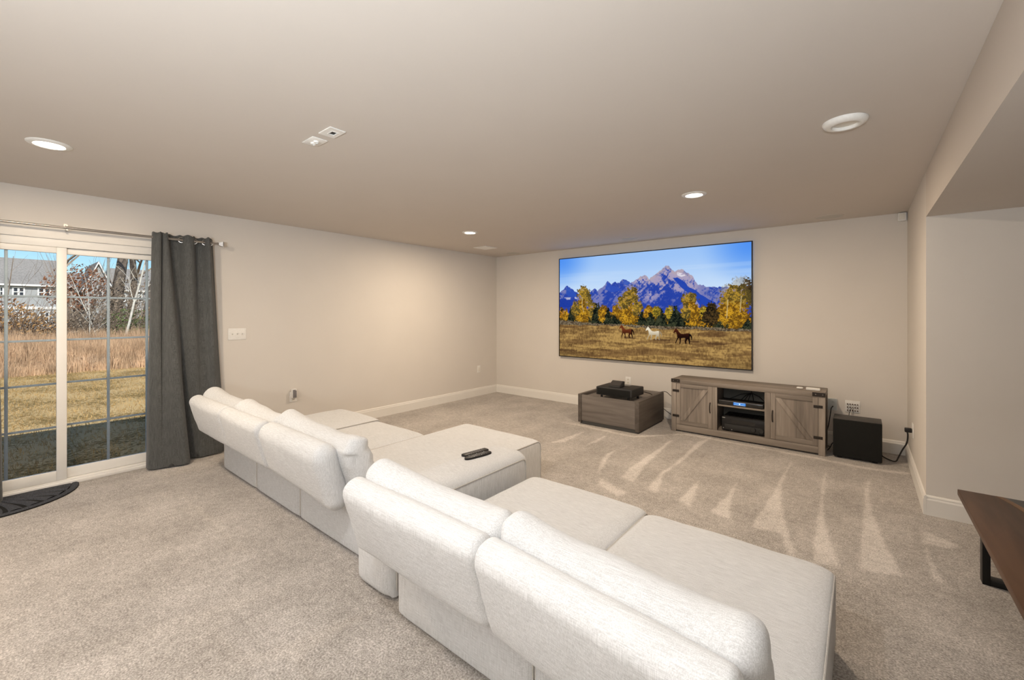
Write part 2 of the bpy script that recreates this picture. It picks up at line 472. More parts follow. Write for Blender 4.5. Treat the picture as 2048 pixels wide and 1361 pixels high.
# ------------------------------------------------------------------ sliding glass door
def build_door():
    d = thing('door_1', (XL - 0.02, 0.376, 0), 'white sliding glass door with grilles on the left wall', 'door', kind='structure')
    fr = MB()
    x0, x1 = XL - 0.14, XL - 0.002
    fr.box(x0, x1, DY0, DY0 + 0.05, 0.0, DZ1 - 0.001)
    fr.box(x0, x1, DY1 - 0.05, DY1, 0.0, DZ1 - 0.001)
    fr.box(x0, x1, DY0 + 0.05, DY1 - 0.05, 1.975, DZ1 - 0.001)
    fr.box(x0, x1 + 0.012, DY0 + 0.05, DY1 - 0.05, 0.0, 0.045)
    obj('door_frame', fr, M['vinyl'], d, bevel=0.003)
    sill = MB().box(XL - 0.03, XL + 0.018, DY0, DY1, 0.0, 0.03)
    obj('threshold', sill, M['vinyl'], d, bevel=0.004)
    G0, G1 = 0.128, 1.925
    def panel(name, xa, xb, ya, yb, ga, gb, lab):
        p = MB()
        p.box(xa, xb, ya, ga, 0.047, 1.973); p.box(xa, xb, gb, yb, 0.047, 1.973)
        p.box(xa, xb, ga, gb, 0.047, G0); p.box(xa, xb, ga, gb, G1, 1.973)
        o = obj(name, p, M['vinyl'], d, bevel=0.003, label=lab)
        xm = (xa + xb) / 2
        obj('glass_pane', MB().box(xm - 0.003, xm + 0.003, ga, gb, G0, G1), M['glass'], o)
        w = (gb - ga) / 3; h = (G1 - G0) / 5
        for k in (1, 2):
            obj('grille_bar', MB().box(xm - 0.022, xm - 0.006, ga + w*k - 0.0095, ga + w*k + 0.0095, G0, G1), M['grille'], o, bevel=0.003)
        for k in range(1, 5):
            for q in range(3):
                obj('grille_bar', MB().box(xm - 0.020, xm - 0.008, ga + w*q + (0.0095 if q else 0), ga + w*(q+1) - (0.0095 if q < 2 else 0), G0 + h*k - 0.008, G0 + h*k + 0.008), M['grille'], o, bevel=0.003)
        return o
    panel('fixed_panel', XL - 0.075, XL - 0.035, 0.352, 1.288, 0.405, 1.20, None)
    panel('sliding_panel', XL - 0.034, XL + 0.002, -0.545, 0.408, -0.455, 0.348, None)
build_door()
struct('trim_1', MB().box(XL, XL + 0.015, DY0 - 0.08, DY1 + 0.08, DZ1 - 0.01, DZ1 + 0.075), M['trim'], 'flat white casing board over the sliding door', 'trim', bevel=0.003)
struct('trim_2', MB().box(XL, XL + 0.015, DY1, DY1 + 0.07, 0, DZ1 - 0.011), M['trim'], 'white door casing hidden behind the right curtain', 'trim', bevel=0.003)
struct('trim_3', MB().box(XL, XL + 0.015, DY0 - 0.07, DY0, 0, DZ1 - 0.011), M['trim'], 'white door casing at the left jamb out of view', 'trim', bevel=0.003)

# ------------------------------------------------------------------ ceiling fixtures
def recessed(x, y, label, lit=True):
    t = thing('recessed_light', (x, y, H), label, 'ceiling light', 'lit recessed ceiling lights')
    obj('trim_ring', MB().lathe((x, y, H), [(0.098, -0.0005), (0.098, -0.004), (0.092, -0.009), (0.070, -0.012), (0.066, -0.009), (0.064, -0.0005)], 40), M['plastic'], t, smooth=True)
    obj('lens', MB().lathe((x, y, H), [(0.066, -0.006), (0.03, -0.008), (0.0005, -0.0085)], 32), M['lens'], t, smooth=True)
    ld = bpy.data.lights.new('bulb', 'AREA'); ld.shape = 'DISK'; ld.size = 0.12; ld.energy = CAN_W; ld.color = (1.0, 0.81, 0.60)
    lo = bpy.data.objects.new('bulb', ld); COL.objects.link(lo); lo.parent = t; lo.location = (0, 0, -0.014)
    return t
r0 = recessed(-3.745, 0.225, 'lit recessed ceiling light nearest the sliding door')
dup(r0, (-3.794 + 3.745, 3.806 - 0.225, 0), 'lit recessed ceiling light in the far corner by the left wall')
dup(r0, (-1.104 + 3.745, 3.791 - 0.225, 0), 'lit recessed ceiling light in front of the big screen')
nb = [c for c in r0.children if c.type == 'LIGHT'][0].data.copy(); nb.color = (0.98, 0.98, 1.0); nb.energy = CAN_W * 0.62
def dupn(root, d, label):
    r = dup(root, d, label)
    for c in r.children:
        if c.type == 'LIGHT': c.data = nb
dupn(r0, (-1.10 + 3.745, 0.10 - 0.225, 0), 'recessed ceiling light above the near sofa back, out of view')
dupn(r0, (-1.10 + 3.745, -1.9 - 0.225, 0), 'recessed ceiling light behind the camera, out of view')
dupn(r0, (-3.75 + 3.745, -2.0 - 0.225, 0), 'recessed ceiling light in the front left corner, out of view')

def dome_fixture():
    x, y = -0.069, 2.845
    t = thing('ceiling_speaker', (x, y, H), 'unlit round white raised ceiling fixture near the soffit', 'ceiling fixture')
    obj('ring', MB().lathe((x, y, H), [(0.098, -0.0005), (0.098, -0.006), (0.090, -0.020), (0.070, -0.028), (0.060, -0.026), (0.058, -0.012), (0.058, -0.0005)], 48), M['plastic'], t, smooth=True)
    obj('centre_disc', MB().lathe((x, y, H), [(0.059, -0.010), (0.03, -0.011), (0.0005, -0.011)], 32), M['cream'], t, smooth=True)
dome_fixture()

def flush_speaker(x, y, r, label):
    t = thing('ceiling_speaker', (x, y, H), label, 'speaker', 'flush round ceiling speakers')
    obj('rim', MB().lathe((x, y, H), [(r, -0.0005), (r, -0.004), (r - 0.008, -0.006), (r - 0.010, -0.004), (r - 0.010, -0.0005)], 40), M['ceil'], t, smooth=True)
    obj('grille', MB().lathe((x, y, H), [(r - 0.009, -0.003), (r * 0.5, -0.0035), (0.0005, -0.0035)], 40), M['grill'], t, smooth=True)
flush_speaker(-0.265, 5.565, 0.125, 'flush round ceiling speaker at the right end of the screen wall')
flush_speaker(-2.43, 5.50, 0.115, 'flush round ceiling speaker centred above the big screen')
flush_speaker(-4.55, 5.585, 0.125, 'flush round ceiling speaker in the far left corner')

def ceil_vent():
    x, y = -4.50, 4.85
    t = thing('ceiling_vent', (x, y, H), 'small square white air vent on the ceiling in the far corner', 'vent')
    a = 0.13
    fr = MB().box(x-a, x+a, y-a, y-a+0.025, H-0.008, H-0.0005).box(x-a, x+a, y+a-0.025, y+a, H-0.008, H-0.0005).box(x-a, x-a+0.025, y-a+0.025, y+a-0.025, H-0.008, H-0.0005).box(x+a-0.025, x+a, y-a+0.025, y+a-0.025, H-0.008, H-0.0005)
    obj('frame', fr, M['plastic'], t)
    obj('backing', MB().box(x-a+0.025, x+a-0.025, y-a+0.025, y+a-0.025, H-0.002, H-0.0005), M['grey'], t)
    for k in range(7):
        yy = y - a + 0.042 + k * 0.029
        obj('slat', MB().prism([(yy-0.010, H-0.003), (yy+0.010, H-0.009), (yy+0.011, H-0.0075), (yy-0.009, H-0.0015)], 'x', x-a+0.026, x+a-0.026), M['plastic'], t)
ceil_vent()

def ceil_plates():
    x0, x1, y0, y1 = -2.347, -2.219, 1.163, 1.252
    t = thing('wall_plate', ((x0+x1)/2, (y0+y1)/2, H), 'white ceiling plate with one dark rectangular socket', 'wall plate')
    px, py = -2.283, 1.213
    pl = MB().box(x0, px-0.024, y0, y1, H-0.006, H-0.0005).box(px+0.024, x1, y0, y1, H-0.006, H-0.0005).box(px-0.024, px+0.024, y0, py-0.016, H-0.006, H-0.0005).box(px-0.024, px+0.024, py+0.016, y1, H-0.006, H-0.0005)
    obj('plate', pl, M['plastic'], t)
    obj('socket', MB().box(px-0.024, px+0.024, py-0.016, py+0.016, H-0.002, H-0.0006), M['slot'], t)
    rim = MB().box(px-0.028, px+0.028, py-0.020, py-0.016, H-0.008, H-0.006).box(px-0.028, px+0.028, py+0.016, py+0.020, H-0.008, H-0.006).box(px-0.028, px-0.024, py-0.016, py+0.016, H-0.008, H-0.006).box(px+0.024, px+0.028, py-0.016, py+0.016, H-0.008, H-0.006)
    obj('socket_rim', rim, M['plastic'], t)
    x0, x1 = -2.55, -2.416
    t = thing('wall_plate', ((x0+x1)/2, (y0+y1)/2, H), 'white ceiling plate with two small hooded cable openings', 'wall plate')
    obj('plate', MB().box(x0, x1, y0, y1, H-0.006, H-0.0005), M['plastic'], t, bevel=0.002)
    for dx in (-0.018, 0.018):
        cx, cy = (x0+x1)/2 + dx, (y0+y1)/2
        obj('hood', MB().lathe((cx, cy, H), [(0.016, -0.006), (0.015, -0.014), (0.010, -0.016), (0.009, -0.007)], 20), M['plastic'], t, smooth=True)
        obj('opening', MB().lathe((cx, cy, H), [(0.009, -0.0075), (0.0005, -0.0075)], 16), M['slot'], t)
ceil_plates()

# ------------------------------------------------------------------ sofa
def softbox(c, s, r, n=(14, 6, 10), crown=(0, 0, 0), theta=0.0, wr=0.0, seed=0, dropx=0.0, perk=0.0, gather=0.35):
    """Padded rounded block, half sizes s, tilted by theta about x (top leans to -y)."""
    h = np.array(s, float); r = np.minimum(np.array(r if isinstance(r, (list, tuple)) else [r]*3, float), h * 0.98)
    axes = []
    for k in range(3):
        a = h[k] - r[k]
        arc = [-a - r[k]*math.tan(t) for t in np.linspace(PI/4, 0.0, 6)]
        mid = list(np.linspace(-a, a, n[k] + 1))[1:-1]
        axes.append(arc + mid + [-x for x in arc[::-1]])
    V = []; F = []; ix = {}
    def vert(p):
        key = tuple(round(x, 6) for x in p)
        if key in ix: return ix[key]
        ix[key] = len(V); V.append(p); return ix[key]
    for k in range(3):
        a, b = [i for i in range(3) if i != k]
        for sgn in (-1, 1):
            A, B = axes[a], axes[b]
            for i in range(len(A) - 1):
                for j in range(len(B) - 1):
                    q = []
                    for (ii, jj) in ((i, j), (i+1, j), (i+1, j+1), (i, j+1)):
                        p = [0, 0, 0]; p[k] = sgn*h[k]; p[a] = A[ii]; p[b] = B[jj]; q.append(vert(tuple(p)))
                    F.append(q if sgn > 0 else q[::-1])
    P = np.array(V); q = np.clip(P, -(h - r), h - r); d = (P - q) / r
    ln = np.linalg.norm(d, axis=1); ln[ln == 0] = 1
    # points pushed out on the inscribed box -> rounded
    dd = d / ln[:, None]
    R = q + dd * r
    u = R / h
    for k in range(3):
        if crown[k]:
            a, b = [i for i in range(3) if i != k]
            R[:, k] += crown[k] * u[:, k] * (1 - np.clip(np.abs(u[:, a]), 0, 1)**2.5) * (1 - np.clip(np.abs(u[:, b]), 0, 1)**2.5)
    if dropx: R[:, 2] -= dropx * ((u[:, 0] + 1)/2)**1.5 * (1 - u[:, 2])/2
    if perk: R[:, 2] += perk * (-u[:, 0]*0.55 + np.abs(u[:, 0])**3 * 1.2 - 0.4) * np.clip(u[:, 2], 0, 1)
    if wr:
        for i in range(len(R)):
            v = Vector((R[i][0]*3.2 + seed*7.1, R[i][1]*4.0, R[i][2]*5.0 + seed))
            nn = mnoise.fractal(v, 1.0, 2.0, 3)
            R[i] += dd[i] * nn * wr if np.any(dd[i]) else 0
            e = abs(R[i][0]) / h[0]
            if e > 0.80:                    # gathers near the ends
                g = math.sin(R[i][2]*70 + R[i][1]*30 + seed*2) * (e - 0.80) * 5 * wr * gather
                R[i][1] += g; R[i][2] += g * 0.5
    ct, st = math.cos(theta), math.sin(theta)
    O = np.stack([R[:, 0] + c[0], R[:, 1]*ct - R[:, 2]*st + c[1], R[:, 1]*st + R[:, 2]*ct + c[2]], 1)
    return MB().raw(O.tolist(), F)

def body(x0, x1, y0, y1, z0, z1, rf=0.062, rb=0.03, rbot=0.012, puff=0.026, crown=0.012, seed=0):
    """Upholstered block: rounded profile in (y,z) swept along x, puffed toward the side seams."""
    prof = []
    def arc(cy, cz, r, a0, a1, n):
        for i in range(n + 1):
            a = a0 + (a1 - a0) * i / n
            prof.append((cy + r*math.cos(a), cz + r*math.sin(a), math.cos(a), math.sin(a)))
    arc(y0 + rbot, z0 + rbot, rbot, PI*1.5, PI, 2)
    for t in np.linspace(0, 1, 6)[1:-1]: prof.append((y0, z0 + rbot + (z1 - rb - z0 - rbot)*t, -1, 0))
    arc(y0 + rb, z1 - rb, rb, PI, PI/2, 5)
    for t in np.linspace(0, 1, 18)[1:-1]: prof.append((y0 + rb + (y1 - rf - y0 - rb)*t, z1, 0, 1))
    arc(y1 - rf, z1 - rf, rf, PI/2, 0, 7)
    for t in np.linspace(0, 1, 5)[1:-1]: prof.append((y1, z1 - rf - (z1 - rf - z0 - rbot)*t, 1, 0))
    arc(y1 - rbot, z0 + rbot, rbot, 0, -PI/2, 2)
    R = 0.095; W = x1 - x0
    es = [0, 0.003, 0.010, 0.022, 0.038, 0.056, 0.075, 0.095]
    mid = list(np.linspace(0.095, W - 0.095, 12))[1:-1]
    xs = es + mid + [W - e for e in es[::-1]]
    V = []; F = []; n = len(prof)
    for x in xs:
        e = min(x, W - x)
        k = puff * (1 - math.sqrt(max(0, 1 - (1 - min(e, R)/R)**2)))
        ux = 2*x/W - 1
        for (y, z, ny, nz) in prof:
            yy = min(max(y - ny*k, y0 + k), y1 - k); zz = z - nz*k*(1.0 if nz > 0 else 0.0)
            if nz > 0.9:
                uy = 2*(y - y0)/(y1 - y0) - 1
                zz += crown*(1 - ux*ux)*(1 - abs(uy)**3)
                zz += 0.004*mnoise.fractal(Vector((x*4 + seed*3, y*4, seed)), 1.0, 2.0, 3)
            V.append((x0 + x, yy, zz))
    for a in range(len(xs) - 1):
        for i in range(n):
            j = (i + 1) % n
            F.append((a*n+i, a*n+j, (a+1)*n+j, (a+1)*n+i))
    F.append(tuple(range(n))); F.append(tuple((len(xs)-1)*n + i for i in range(n-1, -1, -1)))
    # welts on both side seams
    welts = []
    for x in (x0, x1):
        welts.append([(x, y - ny*(puff - 0.001), z - nz*(puff - 0.001)) for (y, z, ny, nz) in prof[2:-2]])
    return MB().raw(V, F), welts

TH = math.radians(16)
def yawed(mb, px, py, a):
    ca, sa = math.cos(a), math.sin(a)
    mb.v = [(px + (x-px)*ca - (y-py)*sa, py + (x-px)*sa + (y-py)*ca, z) for (x, y, z) in mb.v]
    return mb
def sofa_back(t, x0, x1, yb, seed, drop=0.0, ext=0.0, th=TH, yaw=0.0):
    up = Vector((0, -math.sin(th), math.cos(th))); tk = Vector((0, math.cos(th), math.sin(th)))
    cx, hw = (x0 + x1)/2, (x1 - x0)/2
    hf = 0.058 + (0.012 if drop else 0)
    P = Vector((cx, yb - 0.175, 0.355))
    c = P + up*0.172 + tk*hf
    rr_ = (0.062, 0.066, 0.075) if drop else (0.030, 0.052, 0.056)
    obj('back_frame', yawed(softbox(c, (hw - 0.003, hf, 0.172), rr_, n=(18, 3, 8), crown=(0.004, 0.008, 0.0), theta=th, wr=0.0035, seed=seed, dropx=drop), x0, yb, yaw), M['sofa'], t, smooth=True, ang=80)
    c2 = P + up*0.150 + tk*(hf*2 + 0.074)
    cb = softbox((c2.x + ext/2, c2.y, c2.z), (hw - 0.004 + ext/2, 0.080, 0.182), (0.052, 0.076, 0.074), n=(20, 3, 8), crown=(0.014, 0.016, 0.0), theta=th + 0.05, wr=0.010, seed=seed + 5, dropx=drop*1.5, perk=0.036, gather=1.3 if drop else 0.45)
    obj('back_cushion', yawed(cb, x0, yb, yaw*0.75), M['sofa'], t, smooth=True, ang=80)

def sofa_module(x0, x1, yb, yf, zs, label, seed, crown=0.012, back=True, drop=0.0, ext=0.0, bx=None, yaw=0.0, puff=0.026):
    t = thing('sofa_module', ((x0+x1)/2, (yb+yf)/2, 0), label, 'sofa', 'modular sofa seats in the long row')
    b, welts = body(x0 + 0.004, x1 - 0.004, yb, yf, 0.012, zs, seed=seed, crown=crown, puff=puff)
    s = obj('seat', b, M['sofa'], t, smooth=True, ang=50)
    for wv in welts: obj('piping', MB().tube(wv, 0.0042, 6), M['piping'], s, smooth=True)
    if back:
        bx = bx or (x0, x1)
        sofa_back(t, bx[0], bx[1], yb, seed, drop, ext, yaw=yaw)
    return t
ZS = 0.35
sofa_module(-4.555, -3.795, 1.36, 2.54, ZS + 0.008, 'cream fabric sofa seat at the far left end beside the curtain', 1, crown=0.026, puff=0.014, bx=(-4.575, -3.80))
sofa_module(-3.790, -3.030, 1.36, 2.50, ZS - 0.002, 'cream fabric sofa seat second from the curtain end', 2, crown=0.016, puff=0.014, bx=(-3.80, -3.085))
sofa_module(-3.025, -2.125, 1.36, 3.0, ZS, 'cream chaise seat with longest front beside the console block', 3, puff=0.014, drop=0.075, ext=0.085, bx=(-3.085, -2.26))
ar = thing('upholstered_console', (-1.96, 1.8, 0), 'wide cream fabric console block holding two remotes between the seats', 'console')
b, welts = body(-2.118, -1.800, 1.24, 2.40, 0.012, 0.475, rf=0.09, rb=0.06, rbot=0.03, puff=0.05, crown=0.004, seed=9)
s_ = obj('arm_body', b, M['sofa'], ar, smooth=True, ang=50)
for wv in welts: obj('piping', MB().tube(wv, 0.0042, 6), M['piping'], s_, smooth=True)
sofa_module(-1.720, -0.917, 1.22, 2.34, ZS, 'cream fabric sofa seat just right of the console block', 4, bx=(-1.755, -0.945))
sofa_module(-0.913, -0.085, 1.22, 2.29, ZS + 0.006, 'cream fabric sofa seat nearest the camera at the right end', 6, bx=(-0.94, -0.160), yaw=-0.085)

def remote(x, y, rz, L, W, z, tip, label):
    t = thing('remote_control', (x, y, z), label, 'remote', 'remote controls on the armrest')
    n = 16; V = []
    poly = []
    for i in range(n):
        a = 2*PI*i/n
        cx = abs(math.cos(a))**(2/tip) * math.copysign(1, math.cos(a)); sy = abs(math.sin(a))**(2/tip) * math.copysign(1, math.sin(a))
        poly.append((cx*W/2, sy*L/2))
    c, s = math.cos(rz), math.sin(rz)
    pr = [(x + p*c - q*s, y + p*s + q*c) for p, q in poly]
    obj('case', MB().prism(pr, 'z', z, z + 0.018), M['black'], t, bevel=0.004)
    for r in range(7):
        for k in range(3):
            p, q = (k - 1)*W*0.27, -L*0.30 + r*L*0.095
            bx_, by_ = x + p*c - q*s, y + p*s + q*c
            obj('button', MB().cyl((bx_, by_, z + 0.0175), (bx_, by_, z + 0.0205), 0.0042, 0.0036, 8), M['label'] if (tip < 6 and (r + k) % 3 == 0) else M['grey'], t)
remote(-2.038, 2.095, math.radians(-9), 0.205, 0.052, 0.470, 9, 'flat square ended dark remote lying farther back on the armrest')
remote(-1.972, 2.055, math.radians(-9), 0.215, 0.056, 0.474, 3, 'round ended black remote with pale buttons lying nearer on the armrest')

# ------------------------------------------------------------------ curtains and rod
def catmull(P, n):
    P = [np.array(p, float) for p in P]; m = len(P) - 1; out = []
    for i in range(n):
        t = m * i / (n - 1); k = min(int(t), m - 1); f = t - k
        p0, p1, p2, p3 = P[max(k-1, 0)], P[k], P[k+1], P[min(k+2, m)]
        out.append(0.5*((2*p1) + (-p0+p2)*f + (2*p0-5*p1+4*p2-p3)*f*f + (-p0+3*p1-3*p2+p3)*f**3))
    return np.array(out)
CT = [(.945,-5.05),(.955,-5.0),(.985,-4.975),(1.005,-5.0),(1.008,-5.04),(1.018,-4.99),(1.035,-4.975),(1.05,-5.0),(1.065,-5.06),(1.10,-5.075),(1.145,-5.068),(1.165,-5.03),(1.19,-4.992),(1.23,-4.99),(1.255,-5.02),(1.28,-5.066),(1.325,-5.07),(1.345,-5.03),(1.36,-4.985),(1.38,-4.99),(1.40,-5.05),(1.425,-5.08)]
CB = [(.905,-5.07),(.910,-5.0),(.940,-4.97),(.985,-4.955),(1.0,-4.95),(1.03,-4.945),(1.10,-4.92),(1.17,-4.90),(1.205,-4.93),(1.205,-5.0),(1.19,-5.06),(1.20,-5.085),(1.24,-5.075),(1.28,-5.055),(1.31,-5.04),(1.34,-5.035),(1.38,-5.04),(1.42,-5.045),(1.45,-5.04),(1.48,-5.045),(1.51,-5.055),(1.53,-5.075)]
ROD_Z, ROD_X = 2.128, -5.03
def curtain(mapy, label):
    t = thing('curtain', (-5.0, mapy(1.2), 0.012), label, 'curtain', 'charcoal curtains at the sliding door')
    N, R_ = 150, 36
    a, b = catmull(CT, N), catmull(CB, N)
    V = []; F = []
    for r in range(R_ + 1):
        s = r / R_; 
        for i in range(N):
            p = a[i]*(1-s) + b[i]*s
            top = 2.172 + 0.006*math.sin(i*0.45)
            y = p[0] + 0.004*math.sin(s*7 + i*0.1)*s
            V.append((p[1], mapy(y), top*(1-s) + 0.016*s))
    for r in range(R_):
        for i in range(N-1):
            F.append((r*N+i, r*N+i+1, (r+1)*N+i+1, (r+1)*N+i))
    me = MB().raw(V, F)
    o = obj('fabric', me, M['curtain'], t, smooth=True, ang=180)
    md = o.modifiers.new('thickness', 'SOLIDIFY'); md.thickness = 0.003; md.offset = 0
    # hem
    V = []; F = []
    for i in range(N):
        p = b[i]*0.97 + a[i]*0.03
        V.append((p[1] + 0.003, mapy(p[0]), 0.10)); V.append((b[i][1] + 0.003, mapy(b[i][0]), 0.014))
    for i in range(N-1): F.append((2*i, 2*i+2, 2*i+3, 2*i+1))
    h = obj('hem', MB().raw(V, F), M['curtain'], o, smooth=True, ang=180)
    for yy in (1.160, 1.262, 1.348, 1.392):
        ang = 0.55
        c = Vector((ROD_X, mapy(yy), ROD_Z))
        pts = [c + Vector((math.cos(k*PI/8)*0.024*0.25, math.cos(k*PI/8)*0.024*0.95, math.sin(k*PI/8)*0.024)) for k in range(17)]
        obj('grommet', MB().tube(pts, 0.004, 6, caps=False), M['metal'], t, smooth=True)
curtain(lambda y: y, 'charcoal grommet curtain hanging right of the sliding door')
curtain(lambda y: 0.968 - y, 'charcoal curtain at the far left picture edge')

def rod():
    t = thing('curtain_rod', (ROD_X, 0.45, ROD_Z), 'brushed nickel curtain rod above the sliding door', 'curtain rod')
    obj('pole', MB().cyl((ROD_X, -0.58, ROD_Z), (ROD_X, 0.44, ROD_Z), 0.0085, n=16), M['metal'], t, smooth=True)
    obj('pole', MB().cyl((ROD_X, 0.42, ROD_Z), (ROD_X, 1.455, ROD_Z), 0.0105, n=16), M['metal'], t, smooth=True)
    for y0, sg in ((1.452, 1), (-0.578, -1)):
        f = MB()
        f.cyl((ROD_X, y0, ROD_Z), (ROD_X, y0 + sg*0.012, ROD_Z), 0.014, n=16)
        V = []
        for (d, a) in ((0.012, 0.013), (0.045, 0.024), (0.055, 0.024), (0.055, 0.019)):
            for (sx, sz) in ((-1,-1),(1,-1),(1,1),(-1,1)): V.append((ROD_X + sx*a, y0 + sg*d, ROD_Z + sz*a))
        F = [(3,2,1,0), (12,13,14,15)]
        for k in range(3):
            for i in range(4):
                j = (i+1) % 4; F.append((k*4+i, k*4+j, k*4+4+j, k*4+4+i))
        f.raw(V, F)
        obj('finial', f, M['metal'], t)
    for y in (0.40, 1.405, -0.53):
        br = MB().box(XL + (0.0155 if y == 0.4 else 0.0005), ROD_X + 0.004, y - 0.006, y + 0.006, ROD_Z - 0.022, ROD_Z - 0.0115)
        br.box(XL + 0.001, XL + 0.006, y - 0.012, y + 0.012, ROD_Z + 0.002, ROD_Z + 0.045)
        br.box(XL + 0.006, ROD_X, y - 0.005, y + 0.005, ROD_Z + 0.012, ROD_Z + 0.022)
        obj('bracket', br, M['metal'], t)
rod()

# ------------------------------------------------------------------ doormat
def doormat():
    cx, cy, a, b = XL + 0.03, 0.0, 0.475, 0.45
    t = thing('doormat', (cx, cy, 0), 'charcoal half round ribbed doormat at the sliding door', 'doormat')
    def half(k, n=40): return [(cx + 0.004 + (b*k)*math.sin(PI*i/n), cy - (a*k)*math.cos(PI*i/n)) for i in range(n + 1)]
    obj('backing', MB().prism(half(1.0), 'z', 0.002, 0.010), M['cloth_black'], t, bevel=0.003)  # near-black backing: shade in the grooves between ribs is put into its colour
    o, i_ = half(0.995), half(0.90)
    mb = MB(); V = []; F = []
    for p, q in zip(o, i_):
        V += [(p[0], p[1], 0.010), (p[0]*0.7+q[0]*0.3, p[1]*0.7+q[1]*0.3, 0.018), (p[0]*0.3+q[0]*0.7, p[1]*0.3+q[1]*0.7, 0.018), (q[0], q[1], 0.010)]
    for k in range(len(o) - 1):
        for m in range(3): F.append((k*4+m, k*4+m+1, k*4+4+m+1, k*4+4+m))
    obj('border', mb.raw(V, F), M['mat'], t, smooth=True)
    n = 13
    for k in range(n):
        a0, a1 = PI*(k + 0.13)/n, PI*(k + 0.87)/n
        V = []; F = []
        for r in np.linspace(0.10, 0.897, 9):
            for j, f in enumerate((0, 0.2, 0.5, 0.8, 1.0)):
                an = a0 + (a1 - a0)*f + 0.10*math.sin(r*3.0)
                an = min(max(an, 0.012), PI - 0.012)
                V.append((cx + 0.006 + b*r*math.sin(an), cy - a*r*math.cos(an), (0.0095, 0.0185, 0.0200, 0.0185, 0.0095)[j]))
        for i in range(8):
            for j in range(4): F.append((i*5+j, i*5+j+1, i*5+5+j+1, i*5+5+j))
        obj('rib', MB().raw(V, F), M['mat'], t, smooth=True)
doormat()

